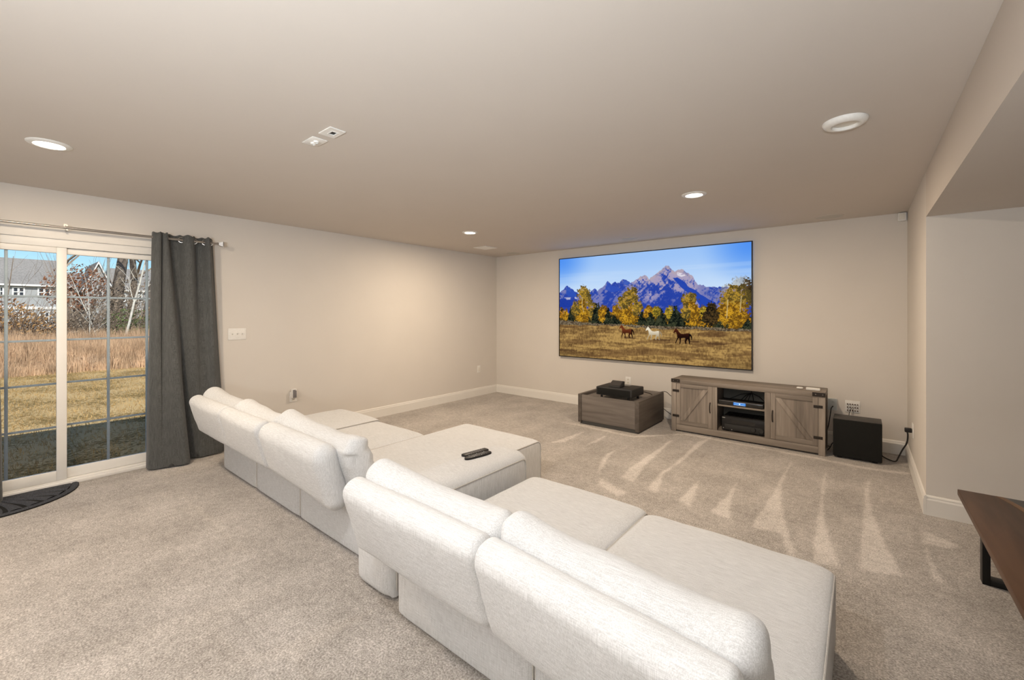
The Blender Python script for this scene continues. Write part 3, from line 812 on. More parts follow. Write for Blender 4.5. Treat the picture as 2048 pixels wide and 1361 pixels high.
# ------------------------------------------------------------------ mounted screen with landscape picture
def paint_screen(W=720, Hh=405):
    rng = np.random.RandomState(5)
    def vn(nx, ny):
        g = rng.rand(ny + 2, nx + 2)
        x = np.linspace(0, nx, W); y = np.linspace(0, ny, Hh)
        xi, yi = np.minimum(x.astype(int), nx-1), np.minimum(y.astype(int), ny-1); xf, yf = x - xi, y - yi
        xf, yf = xf*xf*(3-2*xf), yf*yf*(3-2*yf)
        a = g[np.ix_(yi, xi)]; b = g[np.ix_(yi, xi+1)]; c = g[np.ix_(yi+1, xi)]; d = g[np.ix_(yi+1, xi+1)]
        return (a*(1-xf)+b*xf)*(1-yf)[:, None] + (c*(1-xf)+d*xf)*yf[:, None]
    def fbm(nx, ny, o=4):
        s = 0; w = 0
        for k in range(o):
            s = s + vn(nx*2**k, ny*2**k)*0.55**k; w += 0.55**k
        return s/w
    U, Vv = np.meshgrid(np.linspace(0, 1, W), np.linspace(0, 1, Hh))
    c = lambda *k: np.array(k, float)
    img = np.zeros((Hh, W, 3))
    def put(mask, col, a=1.0):
        m = (mask.astype(float)*a)[..., None]
        img[:] = img*(1-m) + col*m
    ss = lambda x, a, b: np.clip((x-a)/(b-a), 0, 1)**2*(3-2*np.clip((x-a)/(b-a), 0, 1))
    # sky
    k = ss(Vv, 0.6, 1.0)[..., None]
    img[:] = c(203,226,252)*(1-k) + c(158,198,250)*k
    cor = np.clip(ss(np.hypot(U*1.25, (1-Vv)*0.85), 0.32, 0.0) + ss(np.hypot((1-U)*1.5, (1-Vv)*0.9), 0.36, 0.0), 0, 1)
    put(cor, c(70,140,244), 0.85)
    put(ss(fbm(2, 18, 3), 0.55, 0.80)*(Vv < 0.85), c(220,236,253), 0.18)
    # mountains
    rid = np.array([(0.001,0.659),(0.051,0.720),(0.084,0.692),(0.108,0.653),(0.150,0.629),(0.198,0.627),(0.214,0.673),(0.231,0.683),(0.250,0.661),(0.283,0.705),(0.308,0.750),(0.330,0.717),(0.352,0.741),(0.370,0.724),(0.398,0.762),(0.439,0.724),(0.465,0.742),(0.486,0.769),(0.508,0.786),(0.525,0.775),(0.539,0.750),(0.556,0.772),(0.583,0.807),(0.610,0.842),(0.633,0.863),(0.647,0.838),(0.665,0.799),(0.683,0.811),(0.698,0.818),(0.715,0.802),(0.733,0.782),(0.752,0.749),(0.774,0.684),(0.800,0.680),(0.815,0.659),(0.824,0.667),(0.833,0.653),(0.856,0.656),(0.874,0.655),(0.919,0.652),(1.000,0.655)])
    rg = np.interp(U[0], rid[:, 0], rid[:, 1]) + (vn(130, 1)[0]-0.5)*0.014
    mt = Vv < rg[None, :]
    dep = np.clip((rg[None, :] - Vv)/0.30, 0, 1)
    # folded rock facets: warp columns with height for ridge lines running down both ways
    n1 = fbm(16, 9, 5); n2 = fbm(34, 20, 4)
    def warp(f, sh):
        xi = np.clip((np.arange(W)[None, :] + (sh*(1-Vv)*W)).astype(int) % W, 0, W-1)
        return np.take_along_axis(f, xi, 1)
    fa = warp(fbm(34, 9, 5), 0.50 + 0.10*(n1 - 0.5)); fb = warp(fbm(46, 12, 5), -0.42 + 0.10*(n2 - 0.5))
    lit = 0.55*np.abs(fa-0.5)*4 + 0.45*np.abs(fb-0.5)*4 + (n1-0.5)*1.5 + (n2-0.5)*0.9 + (fbm(150, 90, 2)-0.5)*0.6
    lit = ss(lit - dep*0.22, 0.02, 0.62)
    big = ss(U, 0.40, 0.50)*ss(U, 0.80, 0.74)
    left = ss(U, 0.24, 0.16)
    lit = np.clip(lit*(0.62 + 0.50*big), 0, 1)*(1 - 0.62*ss(dep, 0.55, 1.0))
    lit *= 1 - 0.6*left*ss(dep, 0.15, 0.4)
    shade = c(44,72,172)*(1-dep[..., None]*0.35) + c(30,52,150)*dep[..., None]*0.35
    rock = c(176,164,190)*(1-0.4*dep[..., None]) + c(128,122,186)*0.4*dep[..., None]
    col = shade*(1-lit[..., None]) + rock*lit[..., None]
    put(mt, col)
    put(mt & (dep < 0.10) & (U > 0.48) & (U < 0.75), c(188,170,172), 0.45)
    def poly(pts): return inpoly(U + (n2-0.5)*0.012, Vv + (n1-0.5)*0.012, pts)
    put(poly([(0.657,0.749),(0.683,0.751),(0.713,0.712),(0.733,0.665),(0.767,0.635),(0.791,0.598),(0.856,0.526),(0.856,0.491),(0.791,0.483),(0.777,0.528),(0.747,0.601),(0.728,0.620),(0.703,0.658)]) & mt, c(34,68,176), 0.95)
    put(poly([(0.05,0.715),(0.07,0.70),(0.105,0.65),(0.12,0.60),(0.06,0.61),(0.04,0.64)]) & mt, c(48,84,184), 0.85)
    put(poly([(0.308,0.745),(0.33,0.70),(0.37,0.69),(0.39,0.655),(0.33,0.64),(0.29,0.67)]) & mt, c(52,84,186), 0.8)
    put(poly([(0.40,0.755),(0.44,0.72),(0.42,0.70),(0.40,0.72)]) & mt, c(58,92,190), 0.8)
    put(poly([(0.0,0.59),(0.12,0.575),(0.13,0.50),(0.0,0.50)]) & mt, c(30,58,160), 0.85)
    put(poly([(0.68,0.80),(0.70,0.79),(0.72,0.765),(0.70,0.755),(0.675,0.775)]) & (n2 > 0.45), c(232,228,236), 0.8)
    put(poly([(0.03,0.60),(0.11,0.605),(0.12,0.585),(0.05,0.58)]) & (n2 > 0.42), c(214,208,222), 0.8)
    put(poly([(0.47,0.735),(0.49,0.745),(0.50,0.72),(0.48,0.715)]) & (n2 > 0.4), c(226,220,230), 0.7)
    # trees
    fine = 0.6*fbm(170, 100, 3) + 0.4*fbm(340, 200, 2); mid = fbm(60, 34, 3)
    tb = np.interp(U[0], [0,.218,.483,.631,.781,1.0], [.370,.343,.330,.324,.327,.314])[None, :]
    topl = 0.455 + (fbm(26, 1, 3)[0] - 0.5)[None, :]*0.10
    band = (Vv > tb - 0.02) & (Vv < topl)
    put(band, c(186,132,34)*ss(fine, 0.30, 0.62)[..., None] + c(44,42,26)*(1-ss(fine, 0.30, 0.62))[..., None])
    put(band & (mid > 0.54), c(36,40,30), 0.8)
    TREES = [(0.011,0.437,0.018,0.066,0),(0.044,0.415,0.025,0.066,1),(0.076,0.437,0.020,0.082,2),(0.164,0.629,0.041,0.096,3),(0.150,0.458,0.054,0.118,1),(0.108,0.491,0.031,0.076,3),(0.194,0.543,0.023,0.063,3),(0.218,0.458,0.030,0.094,3),(0.244,0.437,0.036,0.099,2),(0.254,0.489,0.016,0.062,2),(0.283,0.427,0.032,0.088,1),(0.311,0.407,0.028,0.082,2),(0.352,0.397,0.034,0.066,2),(0.358,0.468,0.024,0.051,1),(0.442,0.596,0.043,0.089,3),(0.430,0.438,0.058,0.119,1),(0.401,0.537,0.042,0.060,3),(0.477,0.496,0.034,0.078,3),(0.503,0.409,0.025,0.068,2),(0.536,0.447,0.028,0.058,1),(0.547,0.390,0.033,0.067,2),(0.599,0.410,0.032,0.085,2),(0.577,0.457,0.022,0.047,4),(0.641,0.447,0.023,0.065,4),(0.675,0.420,0.045,0.101,2),(0.738,0.556,0.037,0.068,3),(0.747,0.456,0.053,0.081,1),(0.718,0.456,0.025,0.064,3),(0.757,0.357,0.022,0.031,1),(0.805,0.447,0.021,0.053,4),(0.838,0.412,0.046,0.079,5),(0.838,0.491,0.021,0.053,5),(0.874,0.352,0.027,0.039,2),(0.983,0.589,0.025,0.125,5),(0.958,0.675,0.038,0.067,6),(0.901,0.627,0.031,0.051,6),(0.932,0.524,0.068,0.153,3),(0.928,0.422,0.068,0.111,1),(0.987,0.355,0.025,0.038,2)]
    PAL = {0: (c(206,140,36), c(60,46,22)), 1: (c(208,156,40), c(104,72,22)), 2: (c(62,66,46), c(14,20,16)), 3: (c(182,144,52), c(82,70,36)), 4: (c(206,172,50), c(90,80,30)), 5: (c(84,64,34), c(26,22,16)), 6: (c(186,170,140), c(120,104,84))}
    for (x, y, rx, ry, kd) in TREES:
        X, Y = (U-x)/rx, (Vv-y)/ry
        if kd in (2,): m = (np.abs(X) + (mid-0.5)*0.5 + (fine-0.5)*0.5 < 0.62*(1.05-Y)*0.9) & (Y > -1.1) & (Y < 1.05)
        else: m = (X*X + Y*Y + (mid-0.5)*1.7 + (fine-0.5)*1.8 < 0.92)
        hi, lo = PAL[kd]
        f = ss(fine + (mid-0.5)*0.5 - 0.08*X, 0.34, 0.66)[..., None]
        put(m, hi*f + lo*(1-f), 0.45 if kd == 6 else 1.0)
    for (x0_, y0_, x1_, y1_) in ((.152,.60,.150,.50),(.150,.52,.162,.45),(.905,.55,.900,.40),(.96,.58,.955,.45)):
        t = np.clip((Vv-y1_)/(y0_-y1_), 0, 1); xx = x1_ + (x0_-x1_)*t
        put((np.abs(U-xx) < 0.0022) & (Vv < y0_) & (Vv > y1_), c(206,186,140), 0.7)
    # sage and meadow
    gt = np.interp(U[0], [0,.376,.522,.781,1], [.318,.322,.303,.305,.294])[None, :] + (fbm(30, 1, 3)[0]-0.5)[None, :]*0.02
    sage = (Vv < tb + (fine-0.5)*0.02)
    put(sage, c(138,124,100)*ss(fine, .3, .7)[..., None] + c(70,56,42)*(1-ss(fine, .3, .7))[..., None])
    gr = Vv < gt
    st = fbm(14, 46, 4); gf = fbm(170, 60, 2)
    g = np.clip(0.5 + (st-0.5)*1.5 + (gf-0.5)*0.9 + 0.1, 0, 1)[..., None]
    put(gr, c(184,148,88)*g + c(98,72,42)*(1-g))
    put(gr & (fbm(6, 26, 3) > 0.60), c(98,70,44), 0.45)
    put(gr, c(60,46,26), 0.30*ss(Vv, 0.10, 0.0)*ss(np.abs(U-0.5), 0.2, 0.5))
    for (x, y, rx, ry) in ((.60,.205,.05,.010),(.76,.200,.03,.009),(.86,.190,.05,.008),(.44,.21,.04,.006),(.05,.06,.08,.012)):
        put(((U-x)/rx)**2 + ((Vv-y)/ry)**2 + (gf-0.5)*1.2 < 0.9, c(80,56,36), 0.65)
    HP = [(0,.72),(.03,.67),(.10,.74),(.15,.75),(.20,.60),(.20,.50),(.22,.44),(.21,.36),(.15,.22),(.10,.05),(.15,.03),(.20,.20),(.29,.38),(.33,.38),(.36,.22),(.33,.02),(.39,.02),(.42,.22),(.43,.38),(.60,.40),(.66,.40),(.66,.30),(.62,.20),(.66,.03),(.72,.03),(.71,.18),(.77,.31),(.80,.30),(.84,.22),(.86,.03),(.92,.02),(.91,.24),(.90,.42),(.92,.54),(.97,.40),(.99,.24),(1.03,.28),(1.03,.48),(.96,.63),(.88,.68),(.75,.69),(.55,.64),(.42,.66),(.36,.72),(.24,.89),(.17,.98),(.15,1.03),(.13,.96),(.08,.90)]
    def horse(x0, x1, y0, y1, sw): return [(x0 + (p + sw*(0.42 - q if q < 0.4 else 0))*(x1-x0), y0 + q*(y1-y0)) for p, q in HP]
    H1 = horse(.376, .456, .206, .334, 0.10); H2 = horse(.520, .602, .200, .320, -0.08); H3 = horse(.660, .747, .174, .312, 0.0)
    for Hp, hi, lo, mane in ((H1, c(112,54,28), c(40,18,12), c(28,14,12)), (H2, c(236,226,204), c(176,160,132), c(150,130,100)), (H3, c(72,32,20), c(26,12,10), c(16,10,10))):
        m = inpoly(U, Vv, Hp); s = ss(Vv, 0.22, 0.30)[..., None]
        put(m, hi*s + lo*(1-s))
        tail = m & (U > max(p[0] for p in Hp) - 0.016)
        put(tail, mane, 0.9)
    a = np.clip(img, 0, 255)/255
    return np.where(a <= 0.04045, a/12.92, ((a+0.055)/1.055)**2.4)

def screen():
    x0, x1, z0, z1 = -3.757, -1.012, 0.738, 2.297
    yf = 5.775
    t = thing('projection_screen', ((x0+x1)/2, YB, z0), 'huge wall screen showing horses below blue mountains and gold trees', 'screen')
    obj('back_panel', MB().box(x0 + 0.06, x1 - 0.06, yf + 0.022, YB - 0.001, z0 + 0.06, z1 - 0.06), M['black'], t)
    b = 0.012
    f = MB().box(x0, x0+b, yf, yf+0.024, z0, z1).box(x1-b, x1, yf, yf+0.024, z0, z1).box(x0+b, x1-b, yf, yf+0.024, z0, z0+b).box(x0+b, x1-b, yf, yf+0.024, z1-b, z1)
    obj('bezel', f, M['black'], t, label='thin black screen bezel')
    W, Hh = 720, 405
    img = paint_screen(W, Hh)
    X, Z = np.meshgrid(np.linspace(x0+b, x1-b, W), np.linspace(z0+b, z1-b, Hh))
    V = np.stack([X.ravel(), np.full(X.size, yf+0.006), Z.ravel()], 1)
    idx = np.arange(W*Hh).reshape(Hh, W)
    F = np.stack([idx[:-1,:-1].ravel(), idx[:-1,1:].ravel(), idx[1:,1:].ravel(), idx[1:,:-1].ravel()], 1)
    me = bpy.data.meshes.new('picture'); me.from_pydata((V - np.array(t.location)).tolist(), [], F.tolist())
    ca = me.color_attributes.new('picture', 'FLOAT_COLOR', 'POINT')
    ca.data.foreach_set('color', np.concatenate([img, np.ones((Hh, W, 1))], 2).astype(np.float32).ravel())
    m = bpy.data.materials.new('lit_picture'); m.use_nodes = True
    nt = m.node_tree; nt.nodes.clear()
    at = nt.nodes.new('ShaderNodeAttribute'); at.attribute_name = 'picture'
    em = nt.nodes.new('ShaderNodeEmission'); em.inputs[1].default_value = 0.97
    o = nt.nodes.new('ShaderNodeOutputMaterial')
    nt.links.new(at.outputs['Color'], em.inputs[0]); nt.links.new(em.outputs[0], o.inputs[0])
    me.materials.append(m)
    p = bpy.data.objects.new('picture', me); COL.objects.link(p); p.parent = t
    p['label'] = 'lit picture of three running horses, mountains and autumn trees'
screen()

# ------------------------------------------------------------------ media console
def console():
    x0, x1, yf, yb = -1.797, -0.282, 5.262, 5.655
    t = thing('media_console', ((x0+x1)/2, (yf+yb)/2, 0), 'long weathered grey oak media console with two barn doors', 'media console')
    obj('top', MB().box(x0, x1, yf, yb, 0.583, 0.630), M['wx'], t, bevel=0.003)
    obj('apron', MB().box(x0 + 0.058, x1 - 0.056, yf + 0.002, yf + 0.02, 0.580, 0.5825), M['wx'], t)
    for (a, b_) in ((x0, x0 + 0.056), (x1 - 0.056, x1)):
        obj('leg', MB().box(a, b_, yf, yf + 0.05, 0, 0.5825), M['wz'], t, bevel=0.002)
        obj('leg', MB().box(a, b_, yb - 0.05, yb, 0, 0.5825), M['wz'], t, bevel=0.002)
    obj('side_panel', MB().box(x0 + 0.012, x0 + 0.030, yf + 0.051, yb - 0.051, 0.05, 0.5825), M['wz'], t)
    obj('side_panel', MB().box(x1 - 0.030, x1 - 0.012, yf + 0.051, yb - 0.051, 0.05, 0.5825), M['wz'], t)
    obj('bottom_rail', MB().box(x0 + 0.057, x1 - 0.057, yf + 0.004, yf + 0.022, 0.018, 0.088), M['wx'], t, bevel=0.002)
    obj('bottom_shelf', MB().box(x0 + 0.031, x1 - 0.031, yf + 0.023, yb - 0.012, 0.070, 0.088), M['wx'], t)
    obj('back_board', MB().box(x0 + 0.031, x1 - 0.031, yb - 0.011, yb - 0.004, 0.070, 0.5825), M['inner'], t)
    for (a, b_) in ((-1.333, -1.281), (-0.809, -0.757)):
        obj('divider', MB().box(a, b_, yf + 0.004, yf + 0.022, 0.0885, 0.5825), M['wz'], t, bevel=0.002)
        m = a + 0.026
        obj('divider_panel', MB().box(m - 0.009, m + 0.009, yf + 0.0225, yb - 0.012, 0.0885, 0.5825), M['wz'], t)
    obj('shelf', MB().box(-1.2975, -0.7925, yf + 0.028, yb - 0.013, 0.366, 0.384), M['wx'], t, bevel=0.002)
    def door(a, b_, flip):
        z0, z1 = 0.0915, 0.5795
        d = obj('door', MB().box(a, b_, yf + 0.014, yf + 0.024, z0, z1), M['wz'], t)
        s = 0.046
        obj('stile', MB().box(a, a+s, yf + 0.004, yf + 0.0139, z0, z1), M['wz'], d, bevel=0.0015)
        obj('stile', MB().box(b_-s, b_, yf + 0.004, yf + 0.0139, z0, z1), M['wz'], d, bevel=0.0015)
        obj('rail', MB().box(a+s+0.0005, b_-s-0.0005, yf + 0.0045, yf + 0.0139, z0, z0+0.046), M['wx'], d, bevel=0.0015)
        obj('rail', MB().box(a+s+0.0005, b_-s-0.0005, yf + 0.0045, yf + 0.0139, z1-0.044, z1), M['wx'], d, bevel=0.0015)
        ia, ib, ja, jb = a+s+0.001, b_-s-0.001, z0+0.047, z1-0.045
        w = 0.05
        if flip: P = [(ia, jb), (ia, jb - 0.01), (ib - w, ja), (ib, ja), (ib, ja + 0.01), (ia + w, jb)]
        else: P = [(ib, jb), (ib - w, jb), (ia, ja + 0.01), (ia, ja), (ia + w, ja), (ib, jb - 0.01)]
        obj('cross_brace', MB().prism(P, 'y', yf + 0.006, yf + 0.0139), M['wz'], d, bevel=0.0015)
        hx = (a + 0.020) if flip else (b_ - 0.020)
        hz = 0.335
        pts = [(hx, yf + 0.004, hz - 0.058), (hx, yf - 0.010, hz - 0.050), (hx, yf - 0.020, hz - 0.025), (hx, yf - 0.023, hz), (hx, yf - 0.020, hz + 0.025), (hx, yf - 0.010, hz + 0.050), (hx, yf + 0.004, hz + 0.058)]
        obj('handle', MB().tube(pts, 0.0058, 8), M['iron'], d, smooth=True, label='dark iron pull handle')
    door(-1.739, -1.335, False)
    door(-0.755, -0.340, True)
    for (xa, xb, zs) in ((-1.782, -1.704, (0.492, 0.190)), (-0.378, -0.302, (0.490, 0.178))):
        for z in zs:
            h = obj('hinge_strap', MB().box(xa, xb, yf - 0.003, yf - 0.0002, z - 0.014, z + 0.014), M['iron'], t, bevel=0.001, label='dark iron hinge strap')
            for xx in (xa + 0.018, (xa+xb)/2, xb - 0.018):
                obj('bolt', MB().cyl((xx, yf - 0.003, z), (xx, yf - 0.0055, z), 0.0035, 0.0025, 8), M['iron'], h)
    for (xa, xb) in ((x0 - 0.002, x0 + 0.100), (x1 - 0.106, x1 + 0.002)):
        c = MB().box(xa, xb, yf - 0.003, yf - 0.0002, 0.592, 0.632)
        sx = xa if xa < -1 else xb
        c.box(min(sx, sx), sx + 0.002 if sx == xa else sx, yf, yf + 0.03, 0.592, 0.632) if sx == xa else c.box(sx - 0.002, sx, yf, yf + 0.03, 0.592, 0.632)
        h = obj('corner_bracket', c, M['iron'], t, label='dark iron corner bracket')
        for xx in (xa + 0.028, xb - 0.022):
            obj('bolt', MB().cyl((xx, yf - 0.003, 0.612), (xx, yf - 0.007, 0.612), 0.006, 0.004, 10), M['bolt'], h)
console()

def cable_box():
    x0, x1, yf, yb, z0 = -1.272, -0.828, 5.296, 5.50, 0.390
    t = thing('media_player', ((x0+x1)/2, 5.40, 0.384), 'slim black media player with glowing blue display on console shelf', 'media player')
    obj('case', MB().box(x0, x1, yf + 0.006, yb, z0, z0 + 0.040), M['dark'], t, bevel=0.003)
    obj('front_panel', MB().box(x0, x1, yf, yf + 0.0055, z0, z0 + 0.041), M['blackgloss'], t, bevel=0.001)
    obj('top_trim', MB().box(x0, x1, yf - 0.001, yf + 0.005, z0 + 0.0415, z0 + 0.0445), M['grey'], t)
    dsp = obj('display', MB().box(-1.118, -0.995, yf - 0.0015, yf - 0.0003, z0 + 0.006, z0 + 0.037), M['display'], t, label='glowing blue display window')
    obj('display_bar', MB().box(-1.110, -1.002, yf - 0.0025, yf - 0.0016, z0 + 0.030, z0 + 0.033), M['logo'], dsp)
    obj('display_bar', MB().box(-1.110, -1.002, yf - 0.0025, yf - 0.0016, z0 + 0.009, z0 + 0.012), M['logo'], dsp)
    obj('display_dot', MB().cyl((-1.055, yf - 0.0016, z0 + 0.021), (-1.055, yf - 0.003, z0 + 0.021), 0.007, n=12), M['logo'], dsp)
    for xx in (x0 + 0.04, x1 - 0.04):
        for yy in (yf + 0.03, yb - 0.03):
            obj('foot', MB().cyl((xx, yy, 0.384), (xx, yy, z0), 0.012, n=10), M['black'], t)
    c = thing('cable_bundle', (-1.0, 5.6, 0.44), 'black cable bundle fanning down behind the slim media player', 'cables')
    top = Vector((-1.02, 5.636, 0.535))
    ends = [(-1.20, 5.51, 0.425), (-1.085, 5.51, 0.42), (-1.05, 5.51, 0.42), (-1.01, 5.51, 0.42), (-0.955, 5.51, 0.42), (-0.83, 5.53, 0.41)]
    knot = Vector((-0.99, 5.60, 0.500))
    for e in ends:
        e = Vector(e); mid_ = (knot + e)/2 + Vector((0, 0.01, 0.018))
        obj('cable', MB().tube([top, (top+knot)/2 + Vector((0.01, -0.01, 0.005)), knot, mid_, e], 0.0045, 6), M['black'], c, smooth=True)
cable_box()

def receiver():
    x0, x1, yf, yb, z0 = -1.240, -0.806, 5.300, 5.62, 0.102
    t = thing('receiver', ((x0+x1)/2, 5.45, 0.088), 'black home theatre receiver in the lower console bay', 'receiver')
    obj('case', MB().box(x0 + 0.004, x1 - 0.004, yf + 0.012, yb, z0, z0 + 0.148), M['dark'], t, bevel=0.003)
    obj('front_panel', MB().box(x0, x1, yf, yf + 0.0115, z0, z0 + 0.152), M['black'], t, bevel=0.003)
    obj('display_window', MB().box(x0 + 0.10, x1 - 0.10, yf - 0.001, yf - 0.0002, z0 + 0.088, z0 + 0.125), M['blackgloss'], t)
    obj('name_plate', MB().box(x0 + 0.006, x0 + 0.036, yf - 0.0012, yf - 0.0002, z0 + 0.134, z0 + 0.142), M['label'], t, label='small pale name plate')
    obj('flap', MB().box(x0 + 0.03, x1 - 0.03, yf - 0.002, yf - 0.0003, z0 + 0.012, z0 + 0.070), M['dark'], t, bevel=0.0006)
    for xx in (x1 - 0.115, x1 - 0.035):
        obj('knob', MB().lathe((xx, yf - 0.0005, z0 + 0.045), [(0.024, 0), (0.024, -0.016), (0.021, -0.020), (0.0005, -0.020)], 24, axis='y'), M['dark'], t, smooth=True)
    for (xx, zz) in ((x0 + 0.018, 0.022), (x0 + 0.105, 0.012)):
        obj('button', MB().cyl((xx, yf - 0.0002, z0 + zz), (xx, yf - 0.004, z0 + zz), 0.005, n=10), M['label'], t)
    for k in range(16):
        xx = x0 + 0.06 + k*0.0215
        obj('vent_fin', MB().box(xx, xx + 0.011, yf + 0.06, yb - 0.06, z0 + 0.1482, z0 + 0.151), M['black'], t)
    for xx in (x0 + 0.05, x1 - 0.05):
        for yy in (yf + 0.05, yb - 0.05):
            obj('foot', MB().cyl((xx, yy, 0.088), (xx, yy, z0), 0.02, n=12), M['black'], t)
receiver()

t = thing('white_puck', (-0.507, 5.42, 0.630), 'small white round ended gadget on console top, the left one', 'gadget')
obj('case', softbox((-0.507, 5.42, 0.640), (0.030, 0.022, 0.010), (0.022, 0.018, 0.008), n=(2, 2, 2)), M['plastic'], t, smooth=True, ang=80)
t = thing('white_box', (-0.39, 5.40, 0.630), 'longer flat white box on console top, the right one', 'gadget')
obj('case', MB().box(-0.452, -0.332, 5.385, 5.43, 0.630, 0.655), M['plastic'], t, bevel=0.005)
obj('seam', MB().box(-0.446, -0.338, 5.3842, 5.3849, 0.6415, 0.6425), M['grey'], t)

# ------------------------------------------------------------------ low cube table with projector
def cube_table():
    x0, x1, yf, yb, h = -2.852, -2.030, 4.838, 5.655, 0.382
    t = thing('storage_table', ((x0+x1)/2, (yf+yb)/2, 0), 'low square grey wood storage table under the black projector', 'table')
    w = 0.048
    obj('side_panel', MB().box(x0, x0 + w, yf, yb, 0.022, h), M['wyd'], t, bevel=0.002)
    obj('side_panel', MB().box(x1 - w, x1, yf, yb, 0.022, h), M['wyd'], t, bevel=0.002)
    obj('front_panel', MB().box(x0 + w + 0.003, x1 - w - 0.003, yf + 0.004, yf + 0.026, 0.045, h - 0.004), M['wxd'], t, bevel=0.002)
    obj('back_panel', MB().box(x0 + w + 0.001, x1 - w - 0.001, yb - 0.024, yb - 0.002, 0.045, h), M['wxd'], t, bevel=0.002)
    obj('tray_top', MB().box(x0 + w + 0.001, x1 - w - 0.001, yf + 0.027, yb - 0.025, 0.332, 0.350), M['wxd'], t)
    obj('plinth', MB().box(x0 + 0.03, x1 - 0.012, yf + 0.012, yb - 0.03, 0.0, 0.0215), M['plinth'], t)
    obj('plinth_front', MB().box(x0 + w + 0.01, x1 - 0.014, yf + 0.008, yf + 0.0115, 0.0, 0.044), M['plinth'], t)
cube_table()

def projector():
    t = thing('projector', (-2.36, 5.06, 0.350), 'wide black short throw projector on the low storage table', 'projector')
    x0, x1, yf, yb, z0, z1 = -2.618, -2.140, 4.885, 5.255, 0.398, 0.500
    obj('case', MB().box(x0, x1, yf, yb, z0, z1), M['dark'], t, bevel=0.012, seg=3)
    obj('front_grille', MB().box(x0 + 0.02, x1 - 0.02, yf - 0.002, yf - 0.0002, z0 + 0.012, z1 - 0.014), M['cloth_black'], t, bevel=0.0006)
    obj('light_window', MB().box(-2.46, -2.28, 5.14, 5.22, z1 + 0.0002, z1 + 0.0015), M['blackgloss'], t)
    for xx in (x0 + 0.06, x1 - 0.06):
        for yy in (yf + 0.04, yb - 0.05):
            obj('foot', MB().cyl((xx, yy, 0.350), (xx, yy, z0 + 0.004), 0.016, 0.012, 12), M['black'], t)
    s = thing('soundbar_pod', (-2.40, 5.0, 0.500), 'small dark wedge shaped device lying on top of the projector', 'device')
    P = [(4.935, 0.501), (5.075, 0.501), (5.085, 0.565), (5.045, 0.572), (4.940, 0.518)]
    obj('case', MB().prism(P, 'x', -2.470, -2.318), M['dark'], s, bevel=0.006, seg=3)
    v = Vector((0, 5.045 - 4.940, 0.572 - 0.518)).normalized(); n = Vector((0, -v.z, v.y))
    a, b_ = Vector((0, 4.950, 0.5245)) + n*0.0012, Vector((0, 5.036, 0.5688)) + n*0.0012
    V = []
    for off in (0, 0.0012):
        for (xx, q) in ((-2.462, a), (-2.326, a), (-2.326, b_), (-2.462, b_)): V.append((xx, q.y + n.y*off, q.z + n.z*off))
    obj('sloped_face', MB().raw(V, [(0,1,2,3), (7,6,5,4), (0,4,5,1), (1,5,6,2), (2,6,7,3), (3,7,4,0)]), mat('bronze_gloss_face', (0.075, 0.062, 0.045), 0.35, metal=0.3), s)
projector()

def cord(name, pts, r, label, m='black', n=40, ends=None):
    P = catmull(pts, n)
    t = thing(name, tuple(P[-1]), label, 'cord')
    obj('wire', MB().tube(P.tolist(), r, 7), M[m], t, smooth=True)
    return t
cord('power_cord', [(-2.16, 5.262, 0.43), (-2.12, 5.36, 0.40), (-2.085, 5.48, 0.3535), (-2.075, 5.58, 0.36), (-2.045, 5.62, 0.388), (-2.0, 5.665, 0.385), (-1.95, 5.69, 0.338), (-1.88, 5.70, 0.315), (-1.78, 5.70, 0.30)], 0.004, 'black cord draped from the projector toward the console')
cord('power_cord', [(-2.06, 5.70, 0.16), (-2.0, 5.72, 0.11), (-1.94, 5.73, 0.075), (-1.86, 5.74, 0.055), (-1.76, 5.74, 0.05)], 0.004, 'black cord low in the gap between table and console')
cord('power_cord', [(-0.240, 5.798, 0.424), (-0.256, 5.775, 0.40), (-0.262, 5.77, 0.36), (-0.270, 5.77, 0.29), (-0.285, 5.77, 0.19), (-0.31, 5.76, 0.08), (-0.30, 5.73, 0.012), (-0.26, 5.66, 0.008)], 0.0045, 'black cord dropping from the outlet right of the console')
cord('power_cord', [(-0.275, 5.45, 0.02), (-0.25, 5.44, 0.06), (-0.235, 5.44, 0.10), (-0.21, 5.47, 0.11), (-0.20, 5.52, 0.10)], 0.0045, 'short black cord loop between console and subwoofer')
t = cord('power_cord', [(0.312, 5.20, 0.372), (0.318, 5.20, 0.335), (0.312, 5.22, 0.26), (0.285, 5.27, 0.18), (0.262, 5.34, 0.09), (0.248, 5.42, 0.03), (0.215, 5.50, 0.010), (0.16, 5.555, 0.020), (0.125, 5.572, 0.06)], 0.006, 'thick black cord from the right wall outlet to the subwoofer')
obj('plug', MB().box(0.296, 0.344, 5.178, 5.222, 0.365, 0.402), M['black'], t, bevel=0.006)

# ------------------------------------------------------------------ subwoofer
def subwoofer():
    x0, x1, yf, yb, h = -0.222, 0.148, 5.300, 5.565, 0.385
    t = thing('subwoofer', ((x0+x1)/2, (yf+yb)/2, 0), 'black cube subwoofer on the carpet beside the media console', 'subwoofer')
    obj('cabinet', MB().box(x0, x1, yf + 0.022, yb, 0.018, h), M['subtop'], t, bevel=0.003)
    obj('grille_cloth', MB().box(x0, x1, yf, yf + 0.0215, 0.018, h - 0.002), M['cloth_black'], t, bevel=0.008, seg=3)
    for xx in (x0 + 0.05, x1 - 0.05):
        for yy in (yf + 0.05, yb - 0.04):
            obj('foot', MB().cyl((xx, yy, 0), (xx, yy, 0.018), 0.02, n=14), M['black'], t)
subwoofer()

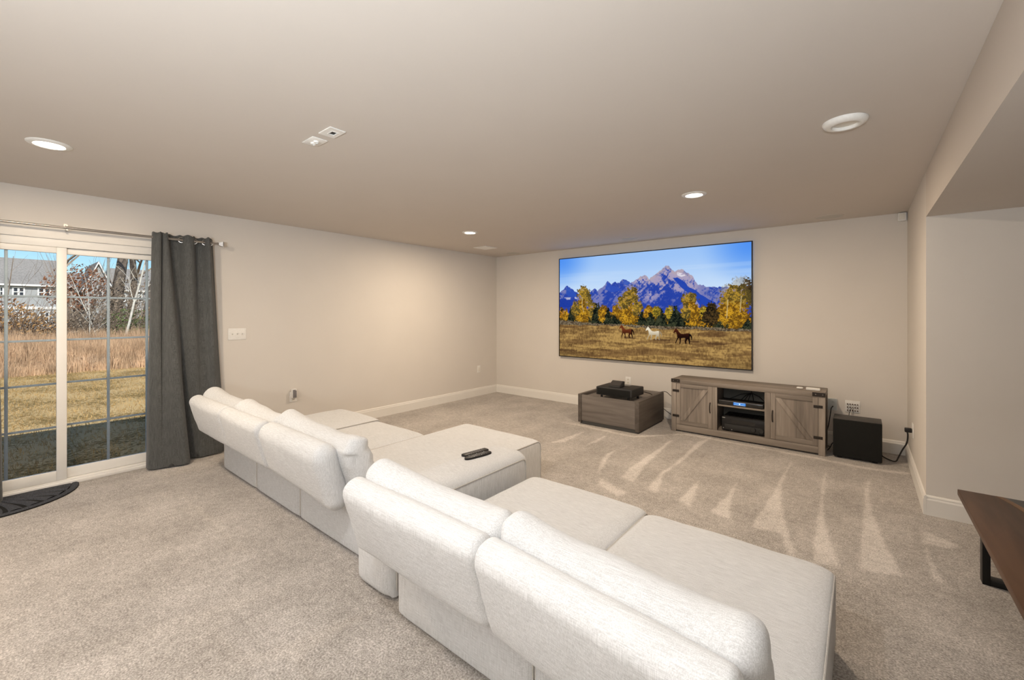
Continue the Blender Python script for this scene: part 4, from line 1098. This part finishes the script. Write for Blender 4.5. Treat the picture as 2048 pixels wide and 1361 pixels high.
# ------------------------------------------------------------------ wall devices
def plate_x(y0, y1, z0, z1, x=XL):
    return MB().box(x + 0.0003, x + 0.006, y0, y1, z0, z1)
def plate_y(x0, x1, z0, z1, y=YB):
    return MB().box(x0, x1, y - 0.006, y - 0.0003, z0, z1)
t = thing('light_switch', (XL, 1.662, 1.207), 'white triple toggle light switch plate right of the curtain', 'light switch')
obj('plate', plate_x(1.578, 1.746, 1.147, 1.268), M['plastic'], t, bevel=0.002)
for k in range(3):
    yy = 1.616 + k*0.046
    obj('toggle_slot', MB().box(XL + 0.0061, XL + 0.0066, yy - 0.006, yy + 0.006, 1.195, 1.221), M['cream'], t)
    obj('toggle', MB().prism([(XL + 0.0067, 1.202), (XL + 0.0067, 1.214), (XL + 0.019, 1.222), (XL + 0.019, 1.214)], 'y', yy - 0.0045, yy + 0.0045), M['plastic'], t)

def duplex_faces(t, put):
    pass
t = thing('wall_outlet', (XL, 2.24, 0.455), 'white wall outlet behind the sofa with grey plug-in device', 'outlet')
obj('plate', plate_x(2.200, 2.284, 0.395, 0.512), M['plastic'], t, bevel=0.002)
obj('socket', MB().box(XL + 0.0061, XL + 0.0075, 2.225, 2.259, 0.405, 0.435), M['cream'], t)
for dy in (-0.006, 0.006):
    obj('slot', MB().box(XL + 0.0076, XL + 0.0080, 2.242 + dy - 0.001, 2.242 + dy + 0.001, 0.417, 0.427), M['slot'], t)
t = thing('plug_in_device', (XL, 2.245, 0.44), 'small white plug-in device with grey front on left wall outlet', 'plug-in device')
obj('case', MB().box(XL + 0.0065, XL + 0.045, 2.212, 2.266, 0.443, 0.548), M['plastic'], t, bevel=0.005)
obj('front', MB().box(XL + 0.0452, XL + 0.047, 2.218, 2.260, 0.449, 0.541), M['grey'], t, bevel=0.001)
obj('light', MB().cyl((XL + 0.047, 2.254, 0.535), (XL + 0.0485, 2.254, 0.535), 0.006, n=10), M['plastic'], t)

t = thing('wall_plate', (XL, 5.357, 0.4), 'small white wall plate low on the left wall near the corner', 'wall plate')
obj('plate', plate_x(5.320, 5.395, 0.400, 0.520), M['plastic'], t, bevel=0.002)
obj('insert', MB().box(XL + 0.0061, XL + 0.0078, 5.341, 5.374, 0.425, 0.493), M['cream'], t, bevel=0.0005)

t = thing('wall_outlet', (-2.60, YB, 0.40), 'white duplex outlet on the back wall behind the projector', 'outlet')
obj('plate', plate_y(-2.643, -2.562, 0.392, 0.510), M['plastic'], t, bevel=0.002)
for z in (0.425, 0.472):
    s = obj('socket', MB().box(-2.619, -2.586, YB - 0.0078, YB - 0.0061, z - 0.014, z + 0.014), M['cream'], t)
    for dx in (-0.006, 0.006): obj('slot', MB().box(-2.6025 + dx - 0.0012, -2.6025 + dx + 0.0012, YB - 0.0082, YB - 0.0079, z - 0.002, z + 0.008), M['slot'], s)

t = thing('wall_outlet', (-0.265, YB, 0.38), 'deep pale outlet box with black plug right of the console', 'outlet')
obj('plate', MB().box(-0.325, -0.208, YB - 0.030, YB - 0.0003, 0.376, 0.500), M['greycov'], t, bevel=0.003)
for z in (0.415, 0.462):
    s = obj('socket', MB().box(-0.262, -0.226, YB - 0.0322, YB - 0.0302, z - 0.016, z + 0.016), M['greycov'], t)
    for dx in (-0.006, 0.006): obj('slot', MB().box(-0.244 + dx - 0.0012, -0.244 + dx + 0.0012, YB - 0.0326, YB - 0.0323, z - 0.002, z + 0.008), M['slot'], s)

t = thing('wall_plate', (-0.077, YB, 0.38), 'white speaker connection plate with rows of dark posts', 'wall plate')
obj('plate', plate_y(-0.139, -0.015, 0.368, 0.496), M['plastic'], t, bevel=0.002)
for r in range(3):
    for k in range(5):
        xx, zz = -0.119 + k*0.021, 0.392 + r*0.033
        p = obj('binding_post', MB().cyl((xx, YB - 0.006, zz), (xx, YB - 0.024, zz), 0.0062, 0.0055, 10), M['brass'], t)
for k in range(2):
    obj('speaker_wire', MB().tube([(-0.085 + k*0.006, YB - 0.024, 0.425), (-0.092 + k*0.006, YB - 0.04, 0.40), (-0.105 + k*0.008, YB - 0.035, 0.36), (-0.108, YB - 0.03, 0.28)], 0.003, 6), M['plastic' if k else 'black'], t, smooth=True)

t = thing('wall_outlet', (XR, 5.2, 0.32), 'white outlet on the right return wall feeding the subwoofer', 'outlet')
obj('plate', MB().box(XR - 0.006, XR - 0.0003, 5.150, 5.242, 0.325, 0.450), M['plastic'], t, bevel=0.002)
for z in (0.425,):
    s = obj('socket', MB().box(XR - 0.0085, XR - 0.0061, 5.182, 5.214, z - 0.016, z + 0.016), M['plastic'], t)

t = thing('motion_sensor', (0.312, YB, 2.35), 'small white motion sensor high in the corner above subwoofer', 'sensor')
obj('case', MB().box(0.279, 0.343, YB - 0.055, YB - 0.0003, 2.352, 2.434), M['plastic'], t, bevel=0.006)
obj('lens', MB().box(0.287, 0.333, YB - 0.058, YB - 0.0552, 2.364, 2.424), M['cream'], t, bevel=0.001)

# ------------------------------------------------------------------ slab coffee table
def slab_table():
    x0, x1, y0, y1, z1 = 0.412, 1.12, 2.05, 3.418, 0.450
    t = thing('coffee_table', ((x0+x1)/2, (y0+y1)/2, 0), 'dark walnut slab coffee table with black resin river, at right edge', 'coffee table')
    zb = z1 - 0.032
    ys = np.linspace(y0, y1, 26)
    def edge(y, side):
        k = (y1 - y)
        base = 0.585 + 0.10*(1 - math.exp(-k*3.2)) + 0.018*math.sin(k*6.0)
        return base if side < 0 else 0.86 - 0.03*math.sin(k*5 + 1)
    L = [(edge(y, -1), y) for y in ys]; R_ = [(edge(y, 1), y) for y in ys]
    under = lambda y: x0 + 0.006
    obj('slab', MB().prism([(x0, y0), (x0, y1)] + [(p[0] - 0.030, p[1]) for p in L[::-1]], 'z', zb, z1), M['walnut'], t, bevel=0.003)
    obj('sapwood_edge', MB().prism([(p[0] - 0.0299, p[1]) for p in L] + L[::-1], 'z', zb, z1), M['sap'], t)
    obj('resin_river', MB().prism([(p[0] + 0.0001, p[1]) for p in L] + [(p[0] - 0.0001, p[1]) for p in R_[::-1]], 'z', zb + 0.001, z1 - 0.0003), M['resin'], t, label='black resin river between the slabs')
    obj('slab', MB().prism(R_ + [(x1, y1), (x1, y0)], 'z', zb, z1), M['walnut'], t, bevel=0.003)
    for yl in (3.318, 2.15):
        a, b_ = 0.492, 1.04
        w, d = 0.030, 0.06
        f = MB().box(a, a + w, yl, yl + d, 0.0, zb - 0.001).box(b_ - w, b_, yl, yl + d, 0.0, zb - 0.001).box(a + w, b_ - w, yl, yl + d, 0.0, w).box(a + w, b_ - w, yl, yl + d, zb - 0.012, zb - 0.001)
        obj('leg_frame', f, M['steel'], t, bevel=0.002, label='black steel hoop leg')
slab_table()

# ------------------------------------------------------------------ outdoors
rnd = random.Random(11)
F_, S_, C_ = 855.0, math.sin(YAW), math.cos(YAW)
def ground_z(x, y): return -0.10 - max(0, -x - 30)*0.012
M['lawn'] = None
def lawn_mat():
    m = bpy.data.materials.new('dry_autumn_lawn'); m.use_nodes = True
    nt = m.node_tree; L = nt.links; p = nt.nodes['Principled BSDF']; p.inputs['Roughness'].default_value = 1; p.inputs['Specular IOR Level'].default_value = 0.02
    geo = nt.nodes.new('ShaderNodeNewGeometry')
    n1 = nt.nodes.new('ShaderNodeTexNoise'); n1.inputs['Scale'].default_value = 1.1; n1.inputs['Detail'].default_value = 5
    n2 = nt.nodes.new('ShaderNodeTexNoise'); n2.inputs['Scale'].default_value = 26; n2.inputs['Detail'].default_value = 4
    for n in (n1, n2): L.new(geo.outputs['Position'], n.inputs['Vector'])
    ad = nt.nodes.new('ShaderNodeMath'); ad.operation = 'ADD'; L.new(n1.outputs['Fac'], ad.inputs[0]); L.new(n2.outputs['Fac'], ad.inputs[1])
    cr = nt.nodes.new('ShaderNodeValToRGB'); e = cr.color_ramp.elements
    e[0].position = 0.72; e[0].color = (0.115, 0.078, 0.026, 1); e[1].position = 1.25; e[1].color = (0.52, 0.38, 0.20, 1)
    k = e.new(0.97); k.color = (0.33, 0.235, 0.11, 1)
    L.new(ad.outputs[0], cr.inputs[0]); L.new(cr.outputs[0], p.inputs['Base Color'])
    b = nt.nodes.new('ShaderNodeBump'); b.inputs['Strength'].default_value = 0.25; b.inputs['Distance'].default_value = 0.02
    L.new(n2.outputs['Fac'], b.inputs['Height']); L.new(b.outputs[0], p.inputs['Normal'])
    return m
def lawn():
    xs = [XL - T - 0.001, -8, -12, -16, -20, -30, -45, -70, -110, -180]; ys = [-90, -40, -20, -10, -5, 0, 5, 10, 20, 40, 90]
    V = [(x, y, ground_z(x, y)) for x in xs for y in ys]; F = []
    n = len(ys)
    for i in range(len(xs) - 1):
        for j in range(n - 1): F.append((i*n+j, i*n+j+1, (i+1)*n+j+1, (i+1)*n+j))
    o = obj('lawn', MB().raw(V, F), lawn_mat())
    tag(o, 'dry autumn back lawn outside the sliding door', 'lawn', kind='structure')
lawn()

def colmat(name, c, amt=0.35, sc_=3):
    return mat(name, c, 0.95, spec=0.05, noise=(sc_, amt, (1, 1, 1)))
M['straw'] = colmat('straw_grass', (0.58, 0.39, 0.25), 0.35, 2.5)
M['blade'] = colmat('short_grass', (0.42, 0.28, 0.12), 0.45, 2)
M['bark'] = colmat('grey_bark', (0.16, 0.13, 0.11), 0.35, 8)
M['birch'] = colmat('pale_bark', (0.62, 0.58, 0.52), 0.2, 8)
M['twig'] = colmat('brown_twig', (0.27, 0.21, 0.165), 0.3, 6)
M['leaf_tan'] = colmat('tan_leaves', (0.40, 0.23, 0.10), 0.5, 5)
M['leaf_red'] = colmat('russet_leaves', (0.27, 0.115, 0.06), 0.45, 5)
M['leaf_green'] = colmat('green_leaves', (0.12, 0.16, 0.06), 0.5, 5)
M['leaf_grey'] = colmat('grey_brown_brush', (0.24, 0.19, 0.145), 0.5, 5)
M['siding'] = mat('grey_siding', (0.36, 0.37, 0.39), 0.8, noise=(40, 0.05, (0.2, 0.2, 8)))
M['siding2'] = mat('tan_siding', (0.40, 0.36, 0.33), 0.8, noise=(40, 0.05, (0.2, 0.2, 8)))
M['roof'] = mat('grey_shingles', (0.25, 0.235, 0.23), 0.9, noise=(6, 0.2, (1, 1, 1)))
M['white'] = mat('white_house_trim', (0.78, 0.78, 0.78), 0.6)
M['dglass'] = mat('dark_window_glass', (0.035, 0.04, 0.06), 0.1, spec=0.6)

def blades(name, n, region, hh, wd, m, label, lean=0.25, dens=None, cat='grass'):
    V = []; F = []
    for _ in range(n):
        x = rnd.uniform(*region[0]); y = rnd.uniform(*region[1])
        h = rnd.uniform(*hh)
        if dens:
            h *= dens(x, y)
            if h < 0.03: continue
        a = rnd.uniform(0, PI); w_ = wd*rnd.uniform(0.6, 1.3)
        lx, ly = rnd.gauss(0, lean)*h, rnd.gauss(0, lean)*h
        dx, dy = math.cos(a)*w_, math.sin(a)*w_
        z = ground_z(x, y); k = len(V)
        V += [(x-dx, y-dy, z), (x+dx, y+dy, z), (x+dx*0.7+lx*0.4, y+dy*0.7+ly*0.4, z+h*0.6), (x-dx*0.7+lx*0.4, y-dy*0.7+ly*0.4, z+h*0.6), (x+lx, y+ly, z+h)]
        F += [(k, k+1, k+2, k+3), (k+3, k+2, k+4)]
    o = obj(name, MB().raw(V, F), m)
    return tag(o, label, cat, kind='stuff')
def tallh(x, y):
    n = mnoise.noise(Vector((x*0.7, y*0.7, 3)))
    e = min(1, max(0.35, (-15.7 - x)/0.9 + 0.4 + n*0.5))
    return (0.80 + 0.35*n)*e
blades('tall_grass', 75000, ((-18.6, -15.5), (-5.0, 13.0)), (0.75, 1.25), 0.0065, M['straw'], 'tall tawny dried grass band along the lawn edge', 0.13, tallh)
blades('lawn_grass', 60000, ((-15.8, -5.6), (-2.5, 8.0)), (0.02, 0.06), 0.0032, M['blade'], 'short dry grass blades on the back lawn', 0.6)

def leafcloud(c, r, n, size, seed, low=0.0):
    rr = random.Random(seed); V = []; F = []
    for _ in range(n):
        while True:
            p = Vector((rr.uniform(-1, 1), rr.uniform(-1, 1), rr.uniform(-1, 1)))
            if p.length < 1 and p.length > 0.25: break
        p = Vector((c[0] + p.x*r[0], c[1] + p.y*r[1], c[2] + p.z*r[2]))
        q = Vector((rr.gauss(0, 1), rr.gauss(0, 1), rr.gauss(0, 1))).normalized(); a = q.orthogonal().normalized(); b = q.cross(a)
        s = size*rr.uniform(0.6, 1.4); k = len(V)
        V += [p - a*s, p + b*s*0.45, p + a*s, p - b*s*0.45]; F.append((k, k+1, k+2, k+3))
    return MB().raw(V, F)

def branches(base, h, r, seed, spread=0.5, levels=4, lean=(0, 0), first=0.35, wob=0.06):
    rr = random.Random(seed)
    trunk = MB(); br = MB(); tips = []
    pts = []; p = Vector(base); d = Vector((lean[0], lean[1], 1)).normalized()
    n = 7
    for i in range(n + 1):
        pts.append(p.copy()); p = p + d*(h/n)
        d = (d + Vector((rr.gauss(0, wob), rr.gauss(0, wob), 0.02))).normalized()
    rad = [r*(1 - 0.75*i/n) for i in range(n + 1)]
    trunk.tube(pts, rad, 8)
    def grow(p, d, L, r_, lv):
        if lv == 0 or r_ < 0.004: tips.append(p); return
        q = [p]; dd = d.copy()
        for i in range(4):
            dd = (dd + Vector((rr.gauss(0, 0.13), rr.gauss(0, 0.13), rr.gauss(0.04, 0.08)))).normalized(); q.append(q[-1] + dd*L/4)
        br.tube(q, [r_*(1 - 0.15*i) for i in range(5)], 4, caps=False)
        tips.append(q[-1])
        for i in (2, 3, 4):
            for _ in range(1 if i < 4 else 2):
                a = dd.orthogonal().normalized(); a.rotate(Matrix.Rotation(rr.uniform(0, 2*PI), 3, dd))
                grow(q[i], (dd + a*rr.uniform(0.4, 0.9)).normalized(), L*rr.uniform(0.5, 0.75), r_*0.55, lv - 1)
    for i in range(2, n + 1):
        if i/n < first: continue
        for _ in range(2):
            a = rr.uniform(0, 2*PI)
            grow(pts[i], Vector((math.cos(a)*spread, math.sin(a)*spread, 0.7)).normalized(), h*0.30*rr.uniform(0.6, 1.1), rad[i]*0.5, levels - 1)
    return trunk, br, tips

def tree(x, y, h, r, seed, bark, label, leaves=None, nl=0, **k):
    b = (x, y, ground_z(x, y) - 0.05)
    tr, br, tips = branches(b, h, r, seed, **k)
    t = thing('tree', b, label, 'tree', 'bare autumn trees behind the tall grass')
    obj('trunk', tr, M[bark], t, smooth=True)
    if br.v: obj('branches', br, M[bark if bark == 'birch' else 'twig'], t, kind='stuff')
    if leaves:
        rr = random.Random(seed); V = []; F = []
        for _ in range(nl):
            p = rr.choice(tips) + Vector((rr.gauss(0, .12), rr.gauss(0, .12), rr.gauss(0, .12)))
            q = Vector((rr.gauss(0, 1), rr.gauss(0, 1), rr.gauss(0, 1))).normalized(); a = q.orthogonal(); bb = q.cross(a)
            s = 0.05*rr.uniform(.6, 1.4); i = len(V); V += [p - a*s, p + bb*s*.5, p + a*s, p - bb*s*.5]; F.append((i, i+1, i+2, i+3))
        obj('leaves', MB().raw(V, F), M[leaves], t, kind='stuff')
def dirx(px, X):      # ground position on the sight line through a column of the photograph at distance X
    u = (px - 1024)/F_; dx, dy = -S_ + u*C_, C_ + u*S_
    return X, X*dy/dx
x, y = dirx(231, -24.0); tree(x, y, 10, 0.24, 3, 'bark', 'thick dark tree trunk seen in the right door panel', first=0.3, spread=0.7)
x, y = dirx(291, -22.0); tree(x, y, 9, 0.15, 8, 'bark', 'grey tree trunk beside the right curtain edge', first=0.3)
x, y = dirx(240, -19.2); tree(x, y, 4.6, 0.045, 21, 'birch', 'thin white barked leaning sapling in right door panel', lean=(0.0, 0.17), first=0.3, levels=3, wob=0.03)
x, y = dirx(205, -19.4); tree(x, y, 3.2, 0.022, 5, 'birch', 'slim pale sapling leaning left in the right door panel', lean=(0.0, -0.17), first=0.35, levels=3, wob=0.03)
x, y = dirx(186, -19.0); tree(x, y, 2.9, 0.016, 41, 'birch', 'short thin pale sapling nearest the door centre stile', lean=(0.0, -0.10), first=0.2, levels=3, wob=0.04)
x, y = dirx(268, -19.5); tree(x, y, 3.3, 0.016, 43, 'twig', 'slim brown sapling just right of the white barked sapling', lean=(0.0, 0.10), first=0.2, levels=3, wob=0.04)
x, y = dirx(88, -19.3); tree(x, y, 3.6, 0.018, 45, 'twig', 'slim brown sapling rising from the tan shrubs', lean=(0.0, 0.05), first=0.2, levels=3, wob=0.05)
x, y = dirx(350, -24.0); tree(x, y, 9, 0.16, 47, 'bark', 'bare tree hidden behind the right curtain', first=0.3)
x, y = dirx(420, -22.0); tree(x, y, 8, 0.14, 49, 'bark', 'bare tree farthest right, hidden behind the wall', first=0.3)
x, y = dirx(262, -26.0); tree(x, y, 11, 0.16, 14, 'bark', 'dark bare tree farther back behind the birch sapling', first=0.25, spread=0.8)
x, y = dirx(128, -23.0); tree(x, y, 7.5, 0.12, 17, 'bark', 'bare tree behind the door centre stile with last leaves', leaves='leaf_grey', nl=500, first=0.3, spread=0.9)
x, y = dirx(12, -21.0); tree(x, y, 3.4, 0.03, 30, 'twig', 'slender bare tree in the left door panel', first=0.4, levels=3)

def shrub(px, X, z, rr_, n, size, leafm, seed, label):
    x, y = dirx(px, X); g = ground_z(x, y)
    t = thing('shrub', (x, y, g), label, 'shrub', 'wild shrubs behind the tall grass')
    obj('foliage', leafcloud((x, y, g + z), rr_, int(n*1.5), size*0.78, seed), M[leafm], t, kind='stuff')
    tw = MB(); r2 = random.Random(seed)
    for _ in range(48):
        a = r2.uniform(0, 2*PI); e = Vector((math.cos(a)*rr_[0]*0.9, math.sin(a)*rr_[1]*0.9, z + rr_[2]*r2.uniform(0.3, 1.0)))
        p0 = Vector((x, y, g)); e = e*r2.uniform(0.6, 1.25); q_ = p0 + e + Vector((r2.gauss(0, .12), r2.gauss(0, .12), 0)); tw.tube([p0, p0 + e*0.5 + Vector((0, 0, 0.15)), q_], [0.012, 0.008, 0.003], 4, caps=False); tw.tube([p0 + e*0.5 + Vector((0, 0, 0.15)), q_ + Vector((r2.gauss(0, .25), r2.gauss(0, .25), .1))], [0.006, 0.002], 3, caps=False)
    obj('stems', tw, M['twig'], t, kind='stuff')
shrub(30, -19.5, 0.95, (0.9, 0.75, 0.95), 900, 0.055, 'leaf_tan', 1, 'tan leaved wild shrub at the left door panel edge')
shrub(85, -19.8, 0.90, (0.9, 0.70, 0.80), 800, 0.055, 'leaf_tan', 2, 'tan leaved wild shrub right of centre in left door panel')
shrub(-5, -20.5, 1.1, (0.8, 0.70, 1.0), 600, 0.055, 'leaf_red', 3, 'dark russet shrub at the far left picture edge')
shrub(155, -24.0, 2.5, (1.4, 1.0, 1.0), 1300, 0.06, 'leaf_red', 4, 'russet oak bush high behind the door centre stile')
shrub(150, -19.6, 0.95, (0.9, 0.70, 0.75), 900, 0.05, 'leaf_grey', 5, 'grey brown brush pile right of the door centre stile')
shrub(192, -20.2, 0.95, (0.9, 0.70, 0.85), 900, 0.05, 'leaf_grey', 6, 'grey brown brush left of the white sapling')
shrub(262, -20.0, 1.0, (0.9, 0.80, 0.7), 900, 0.05, 'leaf_green', 7, 'green leaved bush right of the white sapling')
shrub(275, -23.5, 1.6, (1.2, 1.4, 1.6), 1600, 0.06, 'leaf_grey', 8, 'dark brown thicket behind the green bush')
shrub(235, -22.5, 1.2, (1.0, 0.8, 1.2), 900, 0.06, 'leaf_grey', 9, 'brown thicket at the foot of the thick trunk')

def house(px0, px1, X, ze, zr, ridge, sid, wins, label, gable=False):
    _, ya = dirx(px0, X); _, yb = dirx(px1, X)
    ya, yb = min(ya, yb), max(ya, yb); g = ground_z(X, ya) - 0.5; D = 9.0
    t = thing('house', (X - D/2, (ya+yb)/2, g), label, 'house', 'grey town houses beyond the trees')
    wl_ = MB().box(X - D, X, ya, yb, g, ze)
    if gable:
        wl_.prism([(ya, ze), (yb, ze), ((ya+yb)/2, zr)], 'x', X - D, X)
    obj('wall', wl_, M[sid], t)
    o = 0.35
    if gable:
        ym = (ya+yb)/2; th_ = 0.18
        sl = (zr - ze)/(ym - ya)
        for sg in (-1, 1):
            e = ym + sg*((yb-ya)/2 + o)
            ez = zr - sl*((yb-ya)/2 + o)
            P = [(ym, zr), (e, ez), (e, ez + th_), (ym, zr + th_)]
            obj('roof', MB().prism(P, 'x', X - D - o, X + o), M['roof'], t)
        for sg in (-1, 1):
            e = ym + sg*((yb-ya)/2 + o); ez = zr - sl*((yb-ya)/2 + o)
            obj('fascia', MB().prism([(ym, zr - 0.12), (e, ez - 0.12), (e, ez + 0.2), (ym, zr + 0.2)], 'x', X + o + 0.001, X + o + 0.06), M['white'], t)
    else:
        xm = X - D/2
        P = [(X + o, ze - 0.05), (xm, zr), (X - D - o, ze - 0.05), (X - D - o, ze + 0.12), (xm, zr + 0.18), (X + o, ze + 0.12)]
        obj('roof', MB().prism([(p, q) for p, q in P], 'y', ya - o, yb + o), M['roof'], t)
        obj('gutter', MB().box(X + o + 0.001, X + o + 0.1, ya - o, yb + o, ze - 0.12, ze + 0.10), M['white'], t)
        obj('belt_trim', MB().box(X + 0.001, X + 0.08, ya, yb, ze - 3.0, ze - 2.65), M['white'], t)
    for (p0, p1, z0, z1) in wins:
        _, wa = dirx(p0, X); _, wb = dirx(p1, X); wa, wb = min(wa, wb), max(wa, wb)
        f = MB().box(X + 0.001, X + 0.09, wa, wa+0.14, z0, z1).box(X + 0.001, X + 0.09, wb-0.14, wb, z0, z1).box(X + 0.001, X + 0.09, wa+0.14, wb-0.14, z0, z0+0.13).box(X + 0.001, X + 0.09, wa+0.14, wb-0.14, z1-0.13, z1)
        wm = (wa+wb)/2
        f.box(X + 0.001, X + 0.09, wm-0.09, wm+0.09, z0+0.13, z1-0.13)
        f.box(X + 0.001, X + 0.07, wa+0.14, wm-0.09, (z0+z1)/2-0.05, (z0+z1)/2+0.05).box(X + 0.001, X + 0.07, wm+0.09, wb-0.14, (z0+z1)/2-0.05, (z0+z1)/2+0.05)
        w_ = obj('window', f, M['white'], t)
        obj('pane', MB().box(X + 0.001, X + 0.04, wa+0.14, wm-0.09, z0+0.13, z1-0.13), M['dglass'], w_)
        obj('pane', MB().box(X + 0.001, X + 0.04, wm+0.09, wb-0.14, z0+0.13, z1-0.13), M['dglass'], w_)
house(-95, 122, -80, 4.85, 8.3, True, 'siding', [(-3, 17, 3.4, 4.6), (24, 50, 3.4, 4.6), (75, 102, 3.4, 4.6), (28, 48, 0.2, 1.6), (78, 100, 0.2, 1.6)], 'long grey town house row in the left door panel')
house(128, 176, -92, 5.2, 7.6, True, 'siding2', [(148, 166, 3.4, 4.8)], 'tan sided house behind the russet bush')
house(170, 222, -80, 5.0, 8.2, True, 'siding', [(186, 206, 3.2, 4.5)], 'grey gabled house left of the thick trunk', gable=True)
house(232, 326, -82, 4.6, 7.9, True, 'siding', [(236, 252, 3.0, 4.2), (268, 284, 3.0, 4.2)], 'grey house row behind the trees at the right door panel')
shrub(330, -20.5, 1.0, (0.9, 0.9, 0.9), 700, 0.055, 'leaf_tan', 12, 'tan shrub hidden behind the right curtain')
shrub(400, -20.5, 1.0, (0.9, 1.0, 1.0), 700, 0.055, 'leaf_grey', 13, 'brown shrub farthest right, hidden behind the wall')
house(344, 470, -81, 4.8, 8.1, True, 'siding2', [(350, 372, 3.2, 4.4), (410, 432, 3.2, 4.4)], 'tan house row farthest right, hidden behind the wall')
